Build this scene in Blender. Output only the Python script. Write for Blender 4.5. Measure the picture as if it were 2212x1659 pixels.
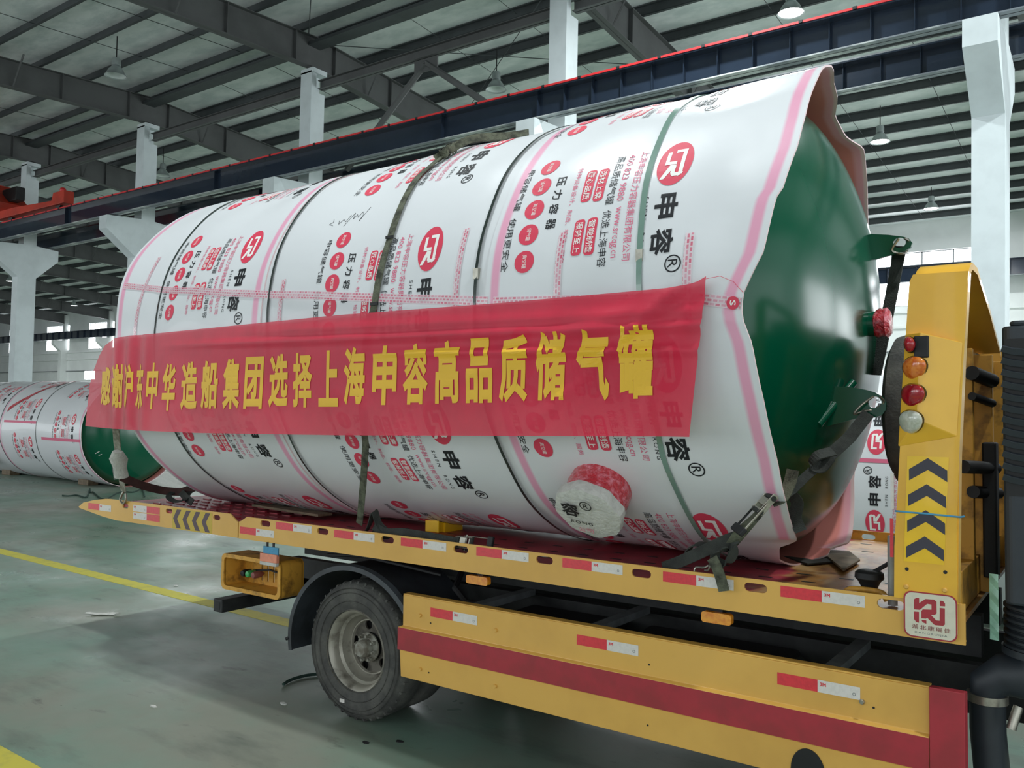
import bpy, bmesh, math, random
import numpy as np
from mathutils import Matrix, Vector
for o in list(bpy.data.objects): bpy.data.objects.remove(o, do_unlink=True)
C = bpy.context.scene.collection
rnd = random.Random(7)
PI = math.pi
rad = math.radians

# ------------------------------------------------------------------ camera
FPX, CX, CY, CAMH = 1820.0, 1106.0, 829.5, 2.1
def _solve(vp=(-1416, 838), sl=-0.02):
    n = np.array([vp[0]-CX, vp[1]-CY, FPX]); n /= np.linalg.norm(n); X = -n
    t = -(X[0]*sl+X[1])/X[2]; D = np.array([sl, 1, t]); D /= np.linalg.norm(D); Z = -D
    return np.array([X, np.cross(Z, X), Z])
RW = _solve()                                   # rows: world axes in (right, down, forward)
cam_d = bpy.data.cameras.new('camera'); cam = bpy.data.objects.new('camera', cam_d); C.objects.link(cam)
right, down, fwd = RW[:, 0], RW[:, 1], RW[:, 2]
cm = Matrix(((right[0], -down[0], -fwd[0], 0), (right[1], -down[1], -fwd[1], 0), (right[2], -down[2], -fwd[2], CAMH), (0, 0, 0, 1)))
cam.matrix_world = cm
cam_d.sensor_fit = 'HORIZONTAL'; cam_d.sensor_width = 36.0; cam_d.lens = 36.0*FPX/2212.0
cam_d.clip_start = 0.05; cam_d.clip_end = 400
bpy.context.scene.camera = cam

# ------------------------------------------------------------------ world, exposure, big lights
sc = bpy.context.scene
sc.view_settings.view_transform = 'Standard'; sc.view_settings.look = 'None'
sc.view_settings.gamma = 1.0; sc.view_settings.use_curve_mapping = False
sc.view_settings.exposure = -0.28
w = bpy.data.worlds.new('sky'); sc.world = w; w.use_nodes = True
w.node_tree.nodes['Background'].inputs[0].default_value = (0.86, 0.93, 1.0, 1)
w.node_tree.nodes['Background'].inputs[1].default_value = 1.15
def area(name, loc, look, sx, sy, power, col=(1, 1, 1), spread=180):
    d = bpy.data.lights.new(name, 'AREA'); d.shape = 'RECTANGLE'; d.size = sx; d.size_y = sy
    d.energy = power; d.color = col; d.spread = rad(spread)
    o = bpy.data.objects.new(name, d); C.objects.link(o); o.location = loc
    o.rotation_euler = (Vector(look)-Vector(loc)).to_track_quat('-Z', 'Y').to_euler()
    return o
# unseen fill areas, added to brighten the tank and the roof
area('near_side_fill', (4, -9.2, 3.8), (0, 4, 5.2), 15, 7, 380, (0.95, 0.98, 1.0))  # added behind the camera for the tank's near side
area('bay_end_fill', (15.5, 2, 4.0), (0, 3, 6.0), 20, 7.5, 460, (0.95, 0.98, 1.0))  # added past the bay end, grazes the roof underside
area('left_roof_fill', (-38, -9.2, 3.8), (-36, 4, 7.0), 60, 6.5, 4000, (0.93, 0.98, 1.0))  # added fill, tilted up to brighten the near roof
area('far_end_roof_fill', (15.5, 27, 4.0), (0, 27, 6.5), 20, 7.5, 3600, (0.93, 0.98, 1.0))  # added out of view to lift the far bay's roof
LAMP_W = 440.0      # each lit high-bay lamp
LAMP_FAR_W = 520.0

# ------------------------------------------------------------------ colours and materials
def lin(c):
    c = c/255.0
    return c/12.92 if c <= 0.04045 else ((c+0.055)/1.055)**2.4
def rgb(r, g, b): return (lin(r), lin(g), lin(b), 1.0)
def mat(name, col, rough=0.5, metal=0.0, noise=0.0, scale=6.0, col2=None, bump=0.0, bscale=40.0, coat=0.0, spec=0.5, detail=4.0, lo=0.42, hi=0.62, stretch=None, sub=0.0):
    m = bpy.data.materials.new(name); m.use_nodes = True
    nt = m.node_tree; N = nt.nodes; L = nt.links; b = N['Principled BSDF']
    b.inputs['Base Color'].default_value = col; b.inputs['Roughness'].default_value = rough
    b.inputs['Metallic'].default_value = metal; b.inputs['Coat Weight'].default_value = coat
    b.inputs['Specular IOR Level'].default_value = spec
    tc = N.new('ShaderNodeTexCoord'); mp = N.new('ShaderNodeMapping'); L.new(tc.outputs['Object'], mp.inputs[0])
    if stretch: mp.inputs['Scale'].default_value = stretch
    if col2 is not None or noise:
        if col2 is None: col2 = tuple(x*(1-noise) for x in col[:3])+(1,)
        n = N.new('ShaderNodeTexNoise'); n.inputs['Scale'].default_value = scale; n.inputs['Detail'].default_value = detail
        n.inputs['Roughness'].default_value = 0.6
        r = N.new('ShaderNodeMapRange'); r.inputs[1].default_value = lo; r.inputs[2].default_value = hi
        mx = N.new('ShaderNodeMix'); mx.data_type = 'RGBA'; mx.inputs['A'].default_value = col; mx.inputs['B'].default_value = col2
        L.new(mp.outputs[0], n.inputs['Vector']); L.new(n.outputs[0], r.inputs[0]); L.new(r.outputs[0], mx.inputs['Factor'])
        L.new(mx.outputs['Result'], b.inputs['Base Color'])
    if bump:
        n2 = N.new('ShaderNodeTexNoise'); n2.inputs['Scale'].default_value = bscale; n2.inputs['Detail'].default_value = 3
        L.new(mp.outputs[0], n2.inputs['Vector'])
        bp = N.new('ShaderNodeBump'); bp.inputs['Strength'].default_value = bump; bp.inputs['Distance'].default_value = 0.02
        L.new(n2.outputs[0], bp.inputs['Height']); L.new(bp.outputs[0], b.inputs['Normal'])
    return m
def emis(name, col, s):
    m = bpy.data.materials.new(name); m.use_nodes = True; N = m.node_tree.nodes; b = N['Principled BSDF']
    b.inputs['Base Color'].default_value = (0.8, 0.8, 0.8, 1)
    b.inputs['Emission Color'].default_value = col; b.inputs['Emission Strength'].default_value = s
    return m

M = {}
M['concrete'] = mat('column_paint', rgb(206, 216, 218), 0.7, noise=0.10, scale=1.5, bump=0.05, bscale=8)
M['wall'] = mat('wall_paint', rgb(226, 230, 228), 0.8, noise=0.08, scale=0.6)
M['beam'] = mat('beam_navy_paint', rgb(38, 48, 62), 0.14, noise=0.15, scale=1.2, coat=0.2)
M['flange'] = mat('flange_lit_worn_paint', rgb(112, 120, 126), 0.4, col2=rgb(186, 192, 190), scale=1.1, lo=.52, hi=.6, stretch=(.7, 1, 1))  # patchy paint, made lighter than the girder for light from below
M['rafter'] = mat('rafter_grey_paint', rgb(86, 88, 88), 0.6, noise=0.2, scale=1.3)
M['purlin'] = mat('purlin_dark_steel', rgb(66, 71, 73), 0.6, noise=0.2, scale=2)
M['roof'] = mat('roof_foil', rgb(236, 240, 240), 0.45, col2=rgb(212, 220, 220), scale=1.2, bump=0.25, bscale=6, stretch=(1.0, 2.0, 1.0))
M['red_rail'] = mat('red_rail_paint', rgb(215, 48, 52), 0.45, noise=0.15, scale=3)
M['crane_red'] = mat('crane_red_paint', rgb(190, 52, 26), 0.5, noise=0.25, scale=2)
M['black'] = mat('black_steel', rgb(24, 25, 27), 0.6, noise=0.3, scale=5)
M['chassis'] = mat('chassis_black', rgb(28, 30, 32), 0.6, col2=rgb(48, 50, 50), scale=4)
M['grey_steel'] = mat('grey_steel', rgb(120, 126, 128), 0.45, 0.3, noise=0.3, scale=9)
M['zinc'] = mat('zinc_steel', rgb(175, 172, 160), 0.35, 0.8, noise=0.25, scale=20)
M['lamp_shell'] = mat('lamp_aluminium', rgb(168, 176, 176), 0.35, 0.6)
M['lamp_off'] = mat('lamp_inside', rgb(205, 212, 210), 0.3, 0.2)
M['lamp_on'] = emis('lamp_lit', (0.97, 1, 1, 1), 14)
M['window_lit'] = emis('window_daylight', (0.93, 0.95, 1.0, 1), 9.0)
M['yellow'] = mat('truck_yellow_paint', rgb(228, 178, 86), 0.42, col2=rgb(214, 164, 78), scale=2.2, coat=0.2, lo=0.45, hi=0.75)
M['yellow_post'] = mat('post_yellow_paint', rgb(238, 184, 52), 0.36, col2=rgb(220, 164, 44), scale=2.5, coat=0.3, lo=0.45, hi=0.8)
M['yellow_dirty'] = mat('dirty_yellow_paint', rgb(214, 158, 60), 0.5, col2=rgb(96, 66, 30), scale=9, lo=0.5, hi=0.75)
M['yellow_line'] = mat('floor_line_paint', rgb(196, 186, 72), 0.55, col2=rgb(150, 150, 84), scale=5, lo=0.5, hi=0.8)
M['red_skirt'] = mat('red_stripe_paint', rgb(172, 46, 58), 0.5, col2=rgb(156, 46, 54), scale=6, coat=0.1)
M['rust'] = mat('rusty_floor_paint', rgb(150, 104, 54), 0.42, col2=rgb(196, 176, 148), scale=5, lo=0.5, hi=0.7, bump=0.1)
M['green'] = mat('tank_green_gloss', rgb(0, 80, 55), 0.19, coat=0.0, spec=0.42, bump=0.02, bscale=3)
M['pink_tape'] = mat('tape_pink', rgb(228, 96, 122), 0.35, coat=0.4)
M['red_tape'] = mat('tape_red_film', rgb(206, 40, 56), 0.22, col2=rgb(238, 140, 156), scale=26, coat=0.6, bump=0.8, bscale=60, lo=0.48, hi=0.7)
M['print_red'] = mat('print_red', rgb(222, 70, 94), 0.5, spec=0.3)
M['print_black'] = mat('print_black', rgb(34, 36, 40), 0.5, spec=0.3)
M['print_white'] = mat('print_white', rgb(246, 244, 240), 0.5, spec=0.3)
M['print_pink'] = mat('print_pink', rgb(222, 110, 140), 0.5, spec=0.3)
M['chevron'] = mat('chevron_navy', rgb(58, 56, 68), 0.45)
M['chevron_purple'] = mat('chevron_faded', rgb(92, 74, 82), 0.55)
M['sticker_yellow'] = mat('sticker_yellow', rgb(246, 198, 30), 0.3, noise=0.06, scale=10, coat=0.3)
M['sticker_dull'] = mat('sticker_dull_yellow', rgb(206, 176, 62), 0.5)
M['strip_red'] = mat('reflective_red', rgb(226, 54, 66), 0.35, noise=0.12, scale=60, coat=0.4)
M['strip_white'] = mat('reflective_white', rgb(226, 222, 216), 0.35, noise=0.08, scale=60, coat=0.3)
M['strap_green'] = mat('webbing_olive', rgb(98, 102, 84), 0.85, col2=rgb(52, 54, 44), scale=14, bump=0.4, bscale=160)
M['strap_dark'] = mat('webbing_dark', rgb(58, 62, 58), 0.85, noise=0.4, scale=10, bump=0.4, bscale=160)
M['strap_pale'] = mat('webbing_pale', rgb(158, 158, 144), 0.9, col2=rgb(110, 108, 92), scale=14, bump=0.4, bscale=120)
M['strap_brown'] = mat('webbing_brown', rgb(74, 48, 44), 0.85, noise=0.3, scale=10)
M['band'] = mat('packing_band', rgb(34, 46, 42), 0.28, coat=0.5)
M['band_green'] = mat('packing_band_green', rgb(120, 150, 138), 0.22, coat=0.6)
M['tyre'] = mat('tyre_rubber', rgb(64, 64, 62), 0.75, col2=rgb(96, 96, 90), scale=7, bump=0.3, bscale=60, lo=0.4, hi=0.75)
M['rim'] = mat('rim_silver', rgb(170, 166, 154), 0.42, 0.35, col2=rgb(84, 78, 68), scale=8, lo=0.5, hi=0.75)
M['disc'] = mat('wheel_disc_dirty', rgb(104, 100, 92), 0.5, 0.3, col2=rgb(58, 54, 48), scale=9)
M['hub'] = mat('hub_paint', rgb(150, 150, 140), 0.6, col2=rgb(110, 104, 92), scale=16)
M['fender'] = mat('fender_plastic', rgb(62, 68, 74), 0.55, col2=rgb(44, 48, 52), scale=5)
M['intake'] = mat('intake_plastic', rgb(44, 51, 58), 0.5, noise=0.15, scale=6)
M['amber'] = mat('amber_lens', rgb(236, 158, 40), 0.2, col2=rgb(214, 120, 24), scale=30, coat=0.8)
M['amber_deep'] = mat('orange_lens', rgb(214, 98, 24), 0.12, col2=rgb(236, 140, 60), scale=30, coat=1.0)
M['red_lens'] = mat('red_lens', rgb(176, 20, 40), 0.12, noise=0.3, scale=30, coat=1.0)
M['clear_lens'] = mat('clear_lens', rgb(186, 190, 172), 0.12, col2=rgb(214, 216, 204), scale=34, coat=1.0)
M['plate_white'] = mat('plate_cream', rgb(220, 216, 196), 0.35, noise=0.06, scale=30, coat=0.3)
M['blue'] = mat('blue_plastic', rgb(70, 150, 190), 0.4, noise=0.2, scale=30)
M['orange_pale'] = mat('orange_sticker', rgb(236, 150, 120), 0.5, noise=0.1, scale=30)
M['cloth_white'] = mat('white_cloth', rgb(206, 206, 200), 0.8, noise=0.15, scale=20, bump=0.4, bscale=50)
M['cardboard'] = mat('plywood_scrap', rgb(120, 104, 82), 0.7, noise=0.35, scale=10)
M['tarp'] = mat('dark_cloth', rgb(48, 46, 40), 0.85, noise=0.4, scale=8)
M['grey_pole'] = mat('grey_pole_paint', rgb(150, 152, 150), 0.5, noise=0.25, scale=9)
M['rope'] = mat('green_rope', rgb(38, 62, 54), 0.9)
M['curtain'] = mat('green_film', rgb(150, 200, 180), 0.25, noise=0.2, scale=18)
M['glove_green'] = mat('green_cap', rgb(60, 170, 96), 0.4)
M['cap_pink'] = mat('dull_red_cap', rgb(140, 84, 80), 0.6)
# ------------------------------------------------------------------ frames and plane geometry
def ray(px, py): return RW @ np.array([px-CX, py-CY, FPX])
def W(px, py, axis, val):
    d = ray(px, py); c = np.array([0, 0, CAMH]); return c+d*((val-c[axis])/d[axis])
TAU = 0.0125
P0 = np.array([-4.14, 4.1, 0.0])
MT = np.array([[math.cos(TAU), 0, -math.sin(TAU)], [0, 1, 0], [math.sin(TAU), 0, math.cos(TAU)]])
def T(px, py, axis, val):                       # a point of the truck's frame on the plane axis = val
    d = MT.T @ ray(px, py); c = MT.T @ (np.array([0, 0, CAMH])-P0); return c+d*((val-c[axis])/d[axis])
YC, ZC, RT = 0.966, 2.634, 1.397                # the big tank's axis and radius in the truck's frame
def cyl(px, py):                                # (x, arc angle) on the big tank's skin
    d = MT.T @ ray(px, py); c = MT.T @ (np.array([0, 0, CAMH])-P0)
    a = d[1]**2+d[2]**2; b = 2*(d[1]*(c[1]-YC)+d[2]*(c[2]-ZC)); cc = (c[1]-YC)**2+(c[2]-ZC)**2-RT**2
    q = c+d*((-b-math.sqrt(max(b*b-4*a*cc, 0)))/2/a)
    return q[0], math.atan2(-(q[1]-YC), q[2]-ZC)

# ------------------------------------------------------------------ mesh building
class MB:
    def __init__(s): s.v = []; s.f = []; s.m = []; s.uv = None
    def add(s, vs, fs, mi=0):
        o = len(s.v); s.v += [tuple(map(float, p)) for p in vs]; s.f += [tuple(i+o for i in f) for f in fs]; s.m += [mi]*len(fs); return s
    def box(s, x0, x1, y0, y1, z0, z1, mi=0):
        v = [(x, y, z) for x in (x0, x1) for y in (y0, y1) for z in (z0, z1)]
        return s.add(v, [(0, 1, 3, 2), (4, 6, 7, 5), (0, 4, 5, 1), (2, 3, 7, 6), (0, 2, 6, 4), (1, 5, 7, 3)], mi)
    def hexa(s, lo, hi, mi=0):                  # two quads of four points each
        v = list(lo)+list(hi)
        return s.add(v, [(3, 2, 1, 0), (4, 5, 6, 7), (0, 1, 5, 4), (1, 2, 6, 5), (2, 3, 7, 6), (3, 0, 4, 7)], mi)
    def prism(s, poly, ax, a, b, mi=0):         # polygon in the two other axes, swept from a to b along ax
        n = len(poly)
        def P(p, t): q = list(p); q.insert(ax, t); return q
        v = [P(p, a) for p in poly]+[P(p, b) for p in poly]
        return s.add(v, [tuple(range(n))[::-1], tuple(range(n, 2*n))]+[(i, (i+1) % n, n+(i+1) % n, n+i) for i in range(n)], mi)
    def tube(s, pts, r, n=8, mi=0, cap=True, flat=None):
        pts = [Vector(p) for p in pts]; k = len(pts); rs = r if isinstance(r, (list, tuple)) else [r]*k
        up = Vector((0, 0, 1)); vs = []; fs = []; prev = None
        for i, p in enumerate(pts):
            t = (pts[min(i+1, k-1)]-pts[max(i-1, 0)]).normalized()
            a = prev if prev is not None else (up if abs(t.z) < 0.9 else Vector((1, 0, 0)))
            a = (a-t*a.dot(t)).normalized(); prev = a; b = t.cross(a)
            for j in range(n):
                an = 2*PI*j/n; vs.append(p+a*math.cos(an)*rs[i]*(flat or 1)+b*math.sin(an)*rs[i])
        for i in range(k-1):
            for j in range(n): fs.append((i*n+j, i*n+(j+1) % n, (i+1)*n+(j+1) % n, (i+1)*n+j))
        if cap: fs += [tuple(range(n))[::-1], tuple(range((k-1)*n, k*n))]
        return s.add(vs, fs, mi)
    def ribbon(s, pts, wv, width, th=0.004, mi=0):    # webbing: centre points, width direction(s)
        pts = [Vector(p) for p in pts]; k = len(pts); vs = []; fs = []
        for i, p in enumerate(pts):
            t = (pts[min(i+1, k-1)]-pts[max(i-1, 0)]).normalized()
            ww = Vector(wv[i] if isinstance(wv, list) else wv); ww = (ww-t*ww.dot(t)).normalized(); n = t.cross(ww)
            for (a, b) in ((-1, -1), (1, -1), (1, 1), (-1, 1)): vs.append(p+ww*a*width/2+n*b*th/2)
        for i in range(k-1):
            for j in range(4): fs.append((i*4+j, i*4+(j+1) % 4, (i+1)*4+(j+1) % 4, (i+1)*4+j))
        fs += [(3, 2, 1, 0), tuple(range((k-1)*4, k*4))]
        return s.add(vs, fs, mi)
    def lathe(s, prof, c, ax='y', n=48, mi=0, close=False):   # profile of (radius, distance along axis)
        vs = []; fs = []; k = len(prof)
        for j in range(n):
            an = 2*PI*j/n; ca, sa = math.cos(an), math.sin(an)
            for (r, h) in prof:
                vs.append({'x': (c[0]+h, c[1]-r*sa, c[2]+r*ca), 'y': (c[0]+r*sa, c[1]+h, c[2]+r*ca), 'z': (c[0]+r*ca, c[1]+r*sa, c[2]+h)}[ax])
        for j in range(n):
            for i in range(k-1 if not close else k):
                a = j*k+i; b = j*k+(i+1) % k; e = ((j+1) % n)*k
                fs.append((a, b, e+(i+1) % k, e+i))
        return s.add(vs, fs, mi)
    def grid(s, P, mi=0):                       # P[i][j] points
        a = len(P); b = len(P[0]); vs = [p for r_ in P for p in r_]
        return s.add(vs, [(i*b+j, (i+1)*b+j, (i+1)*b+j+1, i*b+j+1) for i in range(a-1) for j in range(b-1)], mi)
    def plate(s, polys, y0, y1, mi=0):          # XZ outline with holes, given thickness in y
        cu = bpy.data.curves.new('tmp', 'CURVE'); cu.dimensions = '2D'; cu.fill_mode = 'BOTH'; cu.extrude = abs(y1-y0)/2
        for poly in polys:
            sp = cu.splines.new('POLY'); sp.points.add(len(poly)-1); sp.use_cyclic_u = True
            for i, p in enumerate(poly): sp.points[i].co = (p[0], p[1], 0, 1)
        o = bpy.data.objects.new('tmp', cu); me = bpy.data.meshes.new_from_object(o)
        ym = (y0+y1)/2
        s.add([(v.co.x, ym-v.co.z, v.co.y) for v in me.vertices], [tuple(p.vertices) for p in me.polygons], mi)
        bpy.data.objects.remove(o); bpy.data.curves.remove(cu); bpy.data.meshes.remove(me); return s
def slot(cx, cz, w_, h, n=6):
    r = h/2; L = w_/2-r
    return [(cx+L+r*math.cos(t), cz+r*math.sin(t)) for t in np.linspace(-PI/2, PI/2, n)]+[(cx-L+r*math.cos(t), cz+r*math.sin(t)) for t in np.linspace(PI/2, 3*PI/2, n)]
def roundrect(x0, x1, z0, z1, r, n=5):
    o = []
    for (cx, cz, a) in ((x1-r, z1-r, 0), (x0+r, z1-r, 90), (x0+r, z0+r, 180), (x1-r, z0+r, 270)):
        o += [(cx+r*math.cos(rad(a+90*i/n)), cz+r*math.sin(rad(a+90*i/n))) for i in range(n+1)]
    return o

def link(name, mb, mats, parent=None, off=(0, 0, 0), smooth=None, bevel=0.0, label=None, kind=None):
    me = bpy.data.meshes.new(name)
    v = np.array(mb.v, float)-np.array(off)
    me.from_pydata(v.tolist(), [], mb.f); 
    for m in (mats if isinstance(mats, (list, tuple)) else [mats]): me.materials.append(M[m] if isinstance(m, str) else m)
    if any(mb.m): me.polygons.foreach_set('material_index', mb.m)
    if mb.uv is not None:
        ul = me.uv_layers.new(name='edge'); idx = np.zeros(len(me.loops), int); me.loops.foreach_get('vertex_index', idx)
        ul.data.foreach_set('uv', np.array(mb.uv, float)[idx].ravel())
    me.update()
    if not getattr(mb, 'raw', False):
        bm = bmesh.new(); bm.from_mesh(me); bmesh.ops.recalc_face_normals(bm, faces=bm.faces); bm.to_mesh(me); bm.free()
    if smooth is not None:
        me.shade_smooth(); me.set_sharp_from_angle(angle=rad(smooth))
    o = bpy.data.objects.new(name, me); C.objects.link(o)
    if parent is not None: o.parent = parent
    if bevel:
        bv = o.modifiers.new('bevel', 'BEVEL'); bv.width = bevel; bv.segments = 2; bv.limit_method = 'ANGLE'
    if label: o['label'] = label
    if kind: o['kind'] = kind
    return o
def props(o, label=None, cat=None, group=None, kind=None):
    if label: o['label'] = label
    if cat: o['category'] = cat
    if group: o['group'] = group
    if kind: o['kind'] = kind
    return o
class Thing:                                    # an Empty at the thing's base; frame 'T' is the tilted truck's frame
    def __init__(s, name, label, cat, base=(0, 0, 0), frame='T', group=None, kind=None):
        s.base = np.array(base, float); e = bpy.data.objects.new(name, None); C.objects.link(e); s.e = e; e.empty_display_size = 0.1
        if frame == 'T': e.location = P0+MT @ s.base; e.rotation_euler = (0, -TAU, 0)
        else: e.location = s.base
        props(e, label, cat, group, kind)
    def part(s, name, mb, mats, parent=None, **k): return link(name, mb, mats, parent or s.e, s.base, **k)
def single(name, mb, mats, label, cat, base, frame='T', group=None, **k):
    o = link(name, mb, mats, None, base, **k)
    b = np.array(base, float)
    if frame == 'T': o.location = P0+MT @ b; o.rotation_euler = (0, -TAU, 0)
    else: o.location = b
    return props(o, label, cat, group)
def struct(name, mb, mats, base=(0, 0, 0), label=None, **k):
    o = link(name, mb, mats, None, base, **k); o.location = base; o['kind'] = 'structure'
    if label: o['label'] = label
    return o

# ------------------------------------------------------------------ flat lettering
_gc = {}
def glyph(text, bold=0.0, spacing=1.0, shear=0.0):          # vertices scaled into the unit square, triangles, aspect
    k = (text, bold, spacing, shear)
    if k in _gc: return _gc[k]
    cu = bpy.data.curves.new('t', 'FONT'); cu.body = text; cu.size = 1; cu.resolution_u = 2
    if bold: cu.bevel_depth = bold; cu.bevel_resolution = 0; cu.fill_mode = 'FRONT'
    cu.space_character = spacing; cu.shear = shear
    o = bpy.data.objects.new('t', cu); me = bpy.data.meshes.new_from_object(o)
    v3 = np.array([tuple(p.co) for p in me.vertices]); v = v3[:, :2]; zz = v3[:, 2]/bold if bold else v3[:, 2]*0; f = [tuple(p.vertices) for p in me.polygons]
    mn, mx = v.min(0), v.max(0); v = (v-mn)/(mx-mn)
    bpy.data.objects.remove(o); bpy.data.curves.remove(cu); bpy.data.meshes.remove(me)
    _gc[k] = (np.column_stack([v, zz]), f, (mx-mn)[0]/(mx-mn)[1]); return _gc[k]
class Flat:                                     # flat print in a (u, v) sheet: u along the reading direction, v up
    def __init__(s): s.v = []; s.f = []; s.m = []; s.h = []
    def put(s, vs, fs, mi, h=0.0):
        o = len(s.v); s.v += [tuple(p) for p in vs]; s.f += [tuple(i+o for i in f) for f in fs]; s.m += [mi]*len(fs); s.h += [h]*len(vs) if np.isscalar(h) else list(h)
    def text(s, t, u0, u1, v0, v1, mi=0, bold=0.0, spacing=1.0, h=0.0, shear=0.0):
        v, f, _ = glyph(t, bold, spacing, shear)
        s.put([(u0+(u1-u0)*p[0], v0+(v1-v0)*p[1]) for p in v], f, mi, h+.0006*v[:, 2])
    def poly(s, pts, mi, h=0.0):
        n = len(pts); s.put(pts, [tuple(range(n))], mi, h)
    def ell(s, cu, cv, ru, rv, mi, n=40, h=0.0):
        s.poly([(cu+ru*math.cos(2*PI*i/n), cv+rv*math.sin(2*PI*i/n)) for i in range(n)], mi, h)
    def ring(s, cu, cv, ru, rv, w_, mi, n=28, h=0.0):
        a = [(cu+ru*math.cos(2*PI*i/n), cv+rv*math.sin(2*PI*i/n)) for i in range(n)]
        b = [(cu+(ru-w_)*math.cos(2*PI*i/n), cv+(rv-w_)*math.sin(2*PI*i/n)) for i in range(n)]
        s.put(a+b, [(i, (i+1) % n, n+(i+1) % n, n+i) for i in range(n)], mi, h)
    def stroke(s, pts, w_, mi, h=0.0, sx=1.0):
        pts = [Vector(p) for p in pts]; k = len(pts)
        for i in range(k-1):
            d = (pts[i+1]-pts[i]).normalized(); n = Vector((-d.y, d.x))*w_/2
            e0 = d*(w_/2 if i > 0 else 0); e1 = d*(w_/2 if i < k-2 else 0)
            s.poly([pts[i]-e0-n, pts[i+1]+e1-n, pts[i+1]+e1+n, pts[i]-e0+n], mi, h+.0002*i)
    def bent(s, step, vstep=0.0):                          # cut into strips so that a curved sheet can carry it
        bm = bmesh.new(); me = bpy.data.meshes.new('b'); me.from_pydata([(p[0], p[1], h) for p, h in zip(s.v, s.h)], [], s.f)
        me.polygons.foreach_set('material_index', s.m); bm.from_mesh(me)
        us = [p[0] for p in s.v]; a = math.floor(min(us)/step)*step+step
        while a < max(us):
            bmesh.ops.bisect_plane(bm, geom=bm.verts[:]+bm.edges[:]+bm.faces[:], dist=1e-6, plane_co=(a, 0, 0), plane_no=(1, 0, 0)); a += step
        if vstep:
            vs_ = [p[1] for p in s.v]; a = math.floor(min(vs_)/vstep)*vstep+vstep
            while a < max(vs_):
                bmesh.ops.bisect_plane(bm, geom=bm.verts[:]+bm.edges[:]+bm.faces[:], dist=1e-6, plane_co=(0, a, 0), plane_no=(0, 1, 0)); a += vstep
        bm.verts.index_update()
        out = (np.array([v.co[:] for v in bm.verts]), [tuple(v.index for v in f.verts) for f in bm.faces], [f.material_index for f in bm.faces])
        bm.free(); bpy.data.meshes.remove(me); return out
def flat_on_plane(fl, org, ud, vd, nd, lift=0.0015):
    mb = MB(); mb.raw = True; org, ud, vd, nd = map(np.array, (org, ud, vd, nd))
    mb.add([org+ud*p[0]+vd*p[1]+nd*(lift+h) for p, h in zip(fl.v, fl.h)], fl.f); mb.m = list(fl.m); return mb
# ------------------------------------------------------------------ the hall
def floor_mat():
    m = mat('painted_floor', rgb(104, 124, 112), 0.38, spec=0.4)
    nt = m.node_tree; N = nt.nodes; L = nt.links; b = N['Principled BSDF']; tc = N['Texture Coordinate']
    def noise(sc_, det, sx=1.0, sy=1.0):
        mp = N.new('ShaderNodeMapping'); mp.inputs['Scale'].default_value = (sx, sy, 1); L.new(tc.outputs['Object'], mp.inputs[0])
        n = N.new('ShaderNodeTexNoise'); n.inputs['Scale'].default_value = sc_; n.inputs['Detail'].default_value = det; n.inputs['Roughness'].default_value = 0.65
        L.new(mp.outputs[0], n.inputs['Vector']); return n.outputs[0]
    def rng(s, a, c, lo=0, hi=1):
        r = N.new('ShaderNodeMapRange'); r.inputs[1].default_value = a; r.inputs[2].default_value = c; r.inputs[3].default_value = lo; r.inputs[4].default_value = hi
        L.new(s, r.inputs[0]); return r.outputs[0]
    def mix(a, c, f):
        x = N.new('ShaderNodeMix'); x.data_type = 'RGBA'
        if isinstance(a, tuple): x.inputs['A'].default_value = a
        else: L.new(a, x.inputs['A'])
        x.inputs['B'].default_value = c; L.new(f, x.inputs['Factor']); return x.outputs['Result']
    c = mix(rgb(116, 142, 127), rgb(130, 134, 121), rng(noise(0.5, 5), 0.4, 0.62))
    c = mix(c, rgb(92, 100, 91), rng(noise(1.6, 6, 0.6, 1.6), 0.52, 0.72, 0, 0.75))
    c = mix(c, rgb(58, 60, 56), rng(noise(3.1, 7, 0.7, 1.5), 0.62, 0.72, 0, 0.6))
    c = mix(c, rgb(160, 168, 156), rng(noise(9, 6), 0.7, 0.76, 0, 0.6))
    L.new(c, b.inputs['Base Color'])
    L.new(rng(noise(0.9, 4), 0.35, 0.7, 0.26, 0.5), b.inputs['Roughness'])
    return m
M['floor'] = floor_mat()
XL, XR, YN, YF = -96.0, 17.0, -9.9, 38.3
mb = MB(); mb.box(XL, XR, YN-6, YF+0.3, -0.3, 0.0)
flo = struct('floor', mb, 'floor', label='green painted concrete floor, worn and stained')
def stripe(y0, y1, z=0.003):
    m_ = MB(); m_.box(XL+1, XR-1, y0, y1, 0.0, z); return m_
struct('floor_line_1', stripe(5.36, 5.55), 'yellow_line', (0, 5.45, 0), label='yellow line running under the truck')
struct('floor_line_2', stripe(2.18, 2.42), 'yellow_line', (0, 2.3, 0), label='yellow line at the near corner')

COLX = [-1.77-7.62*k+0.22 for k in range(-2, 13)]          # column centres
def roof_z(y): return 11.86-0.062*abs(y-14.25)
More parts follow.
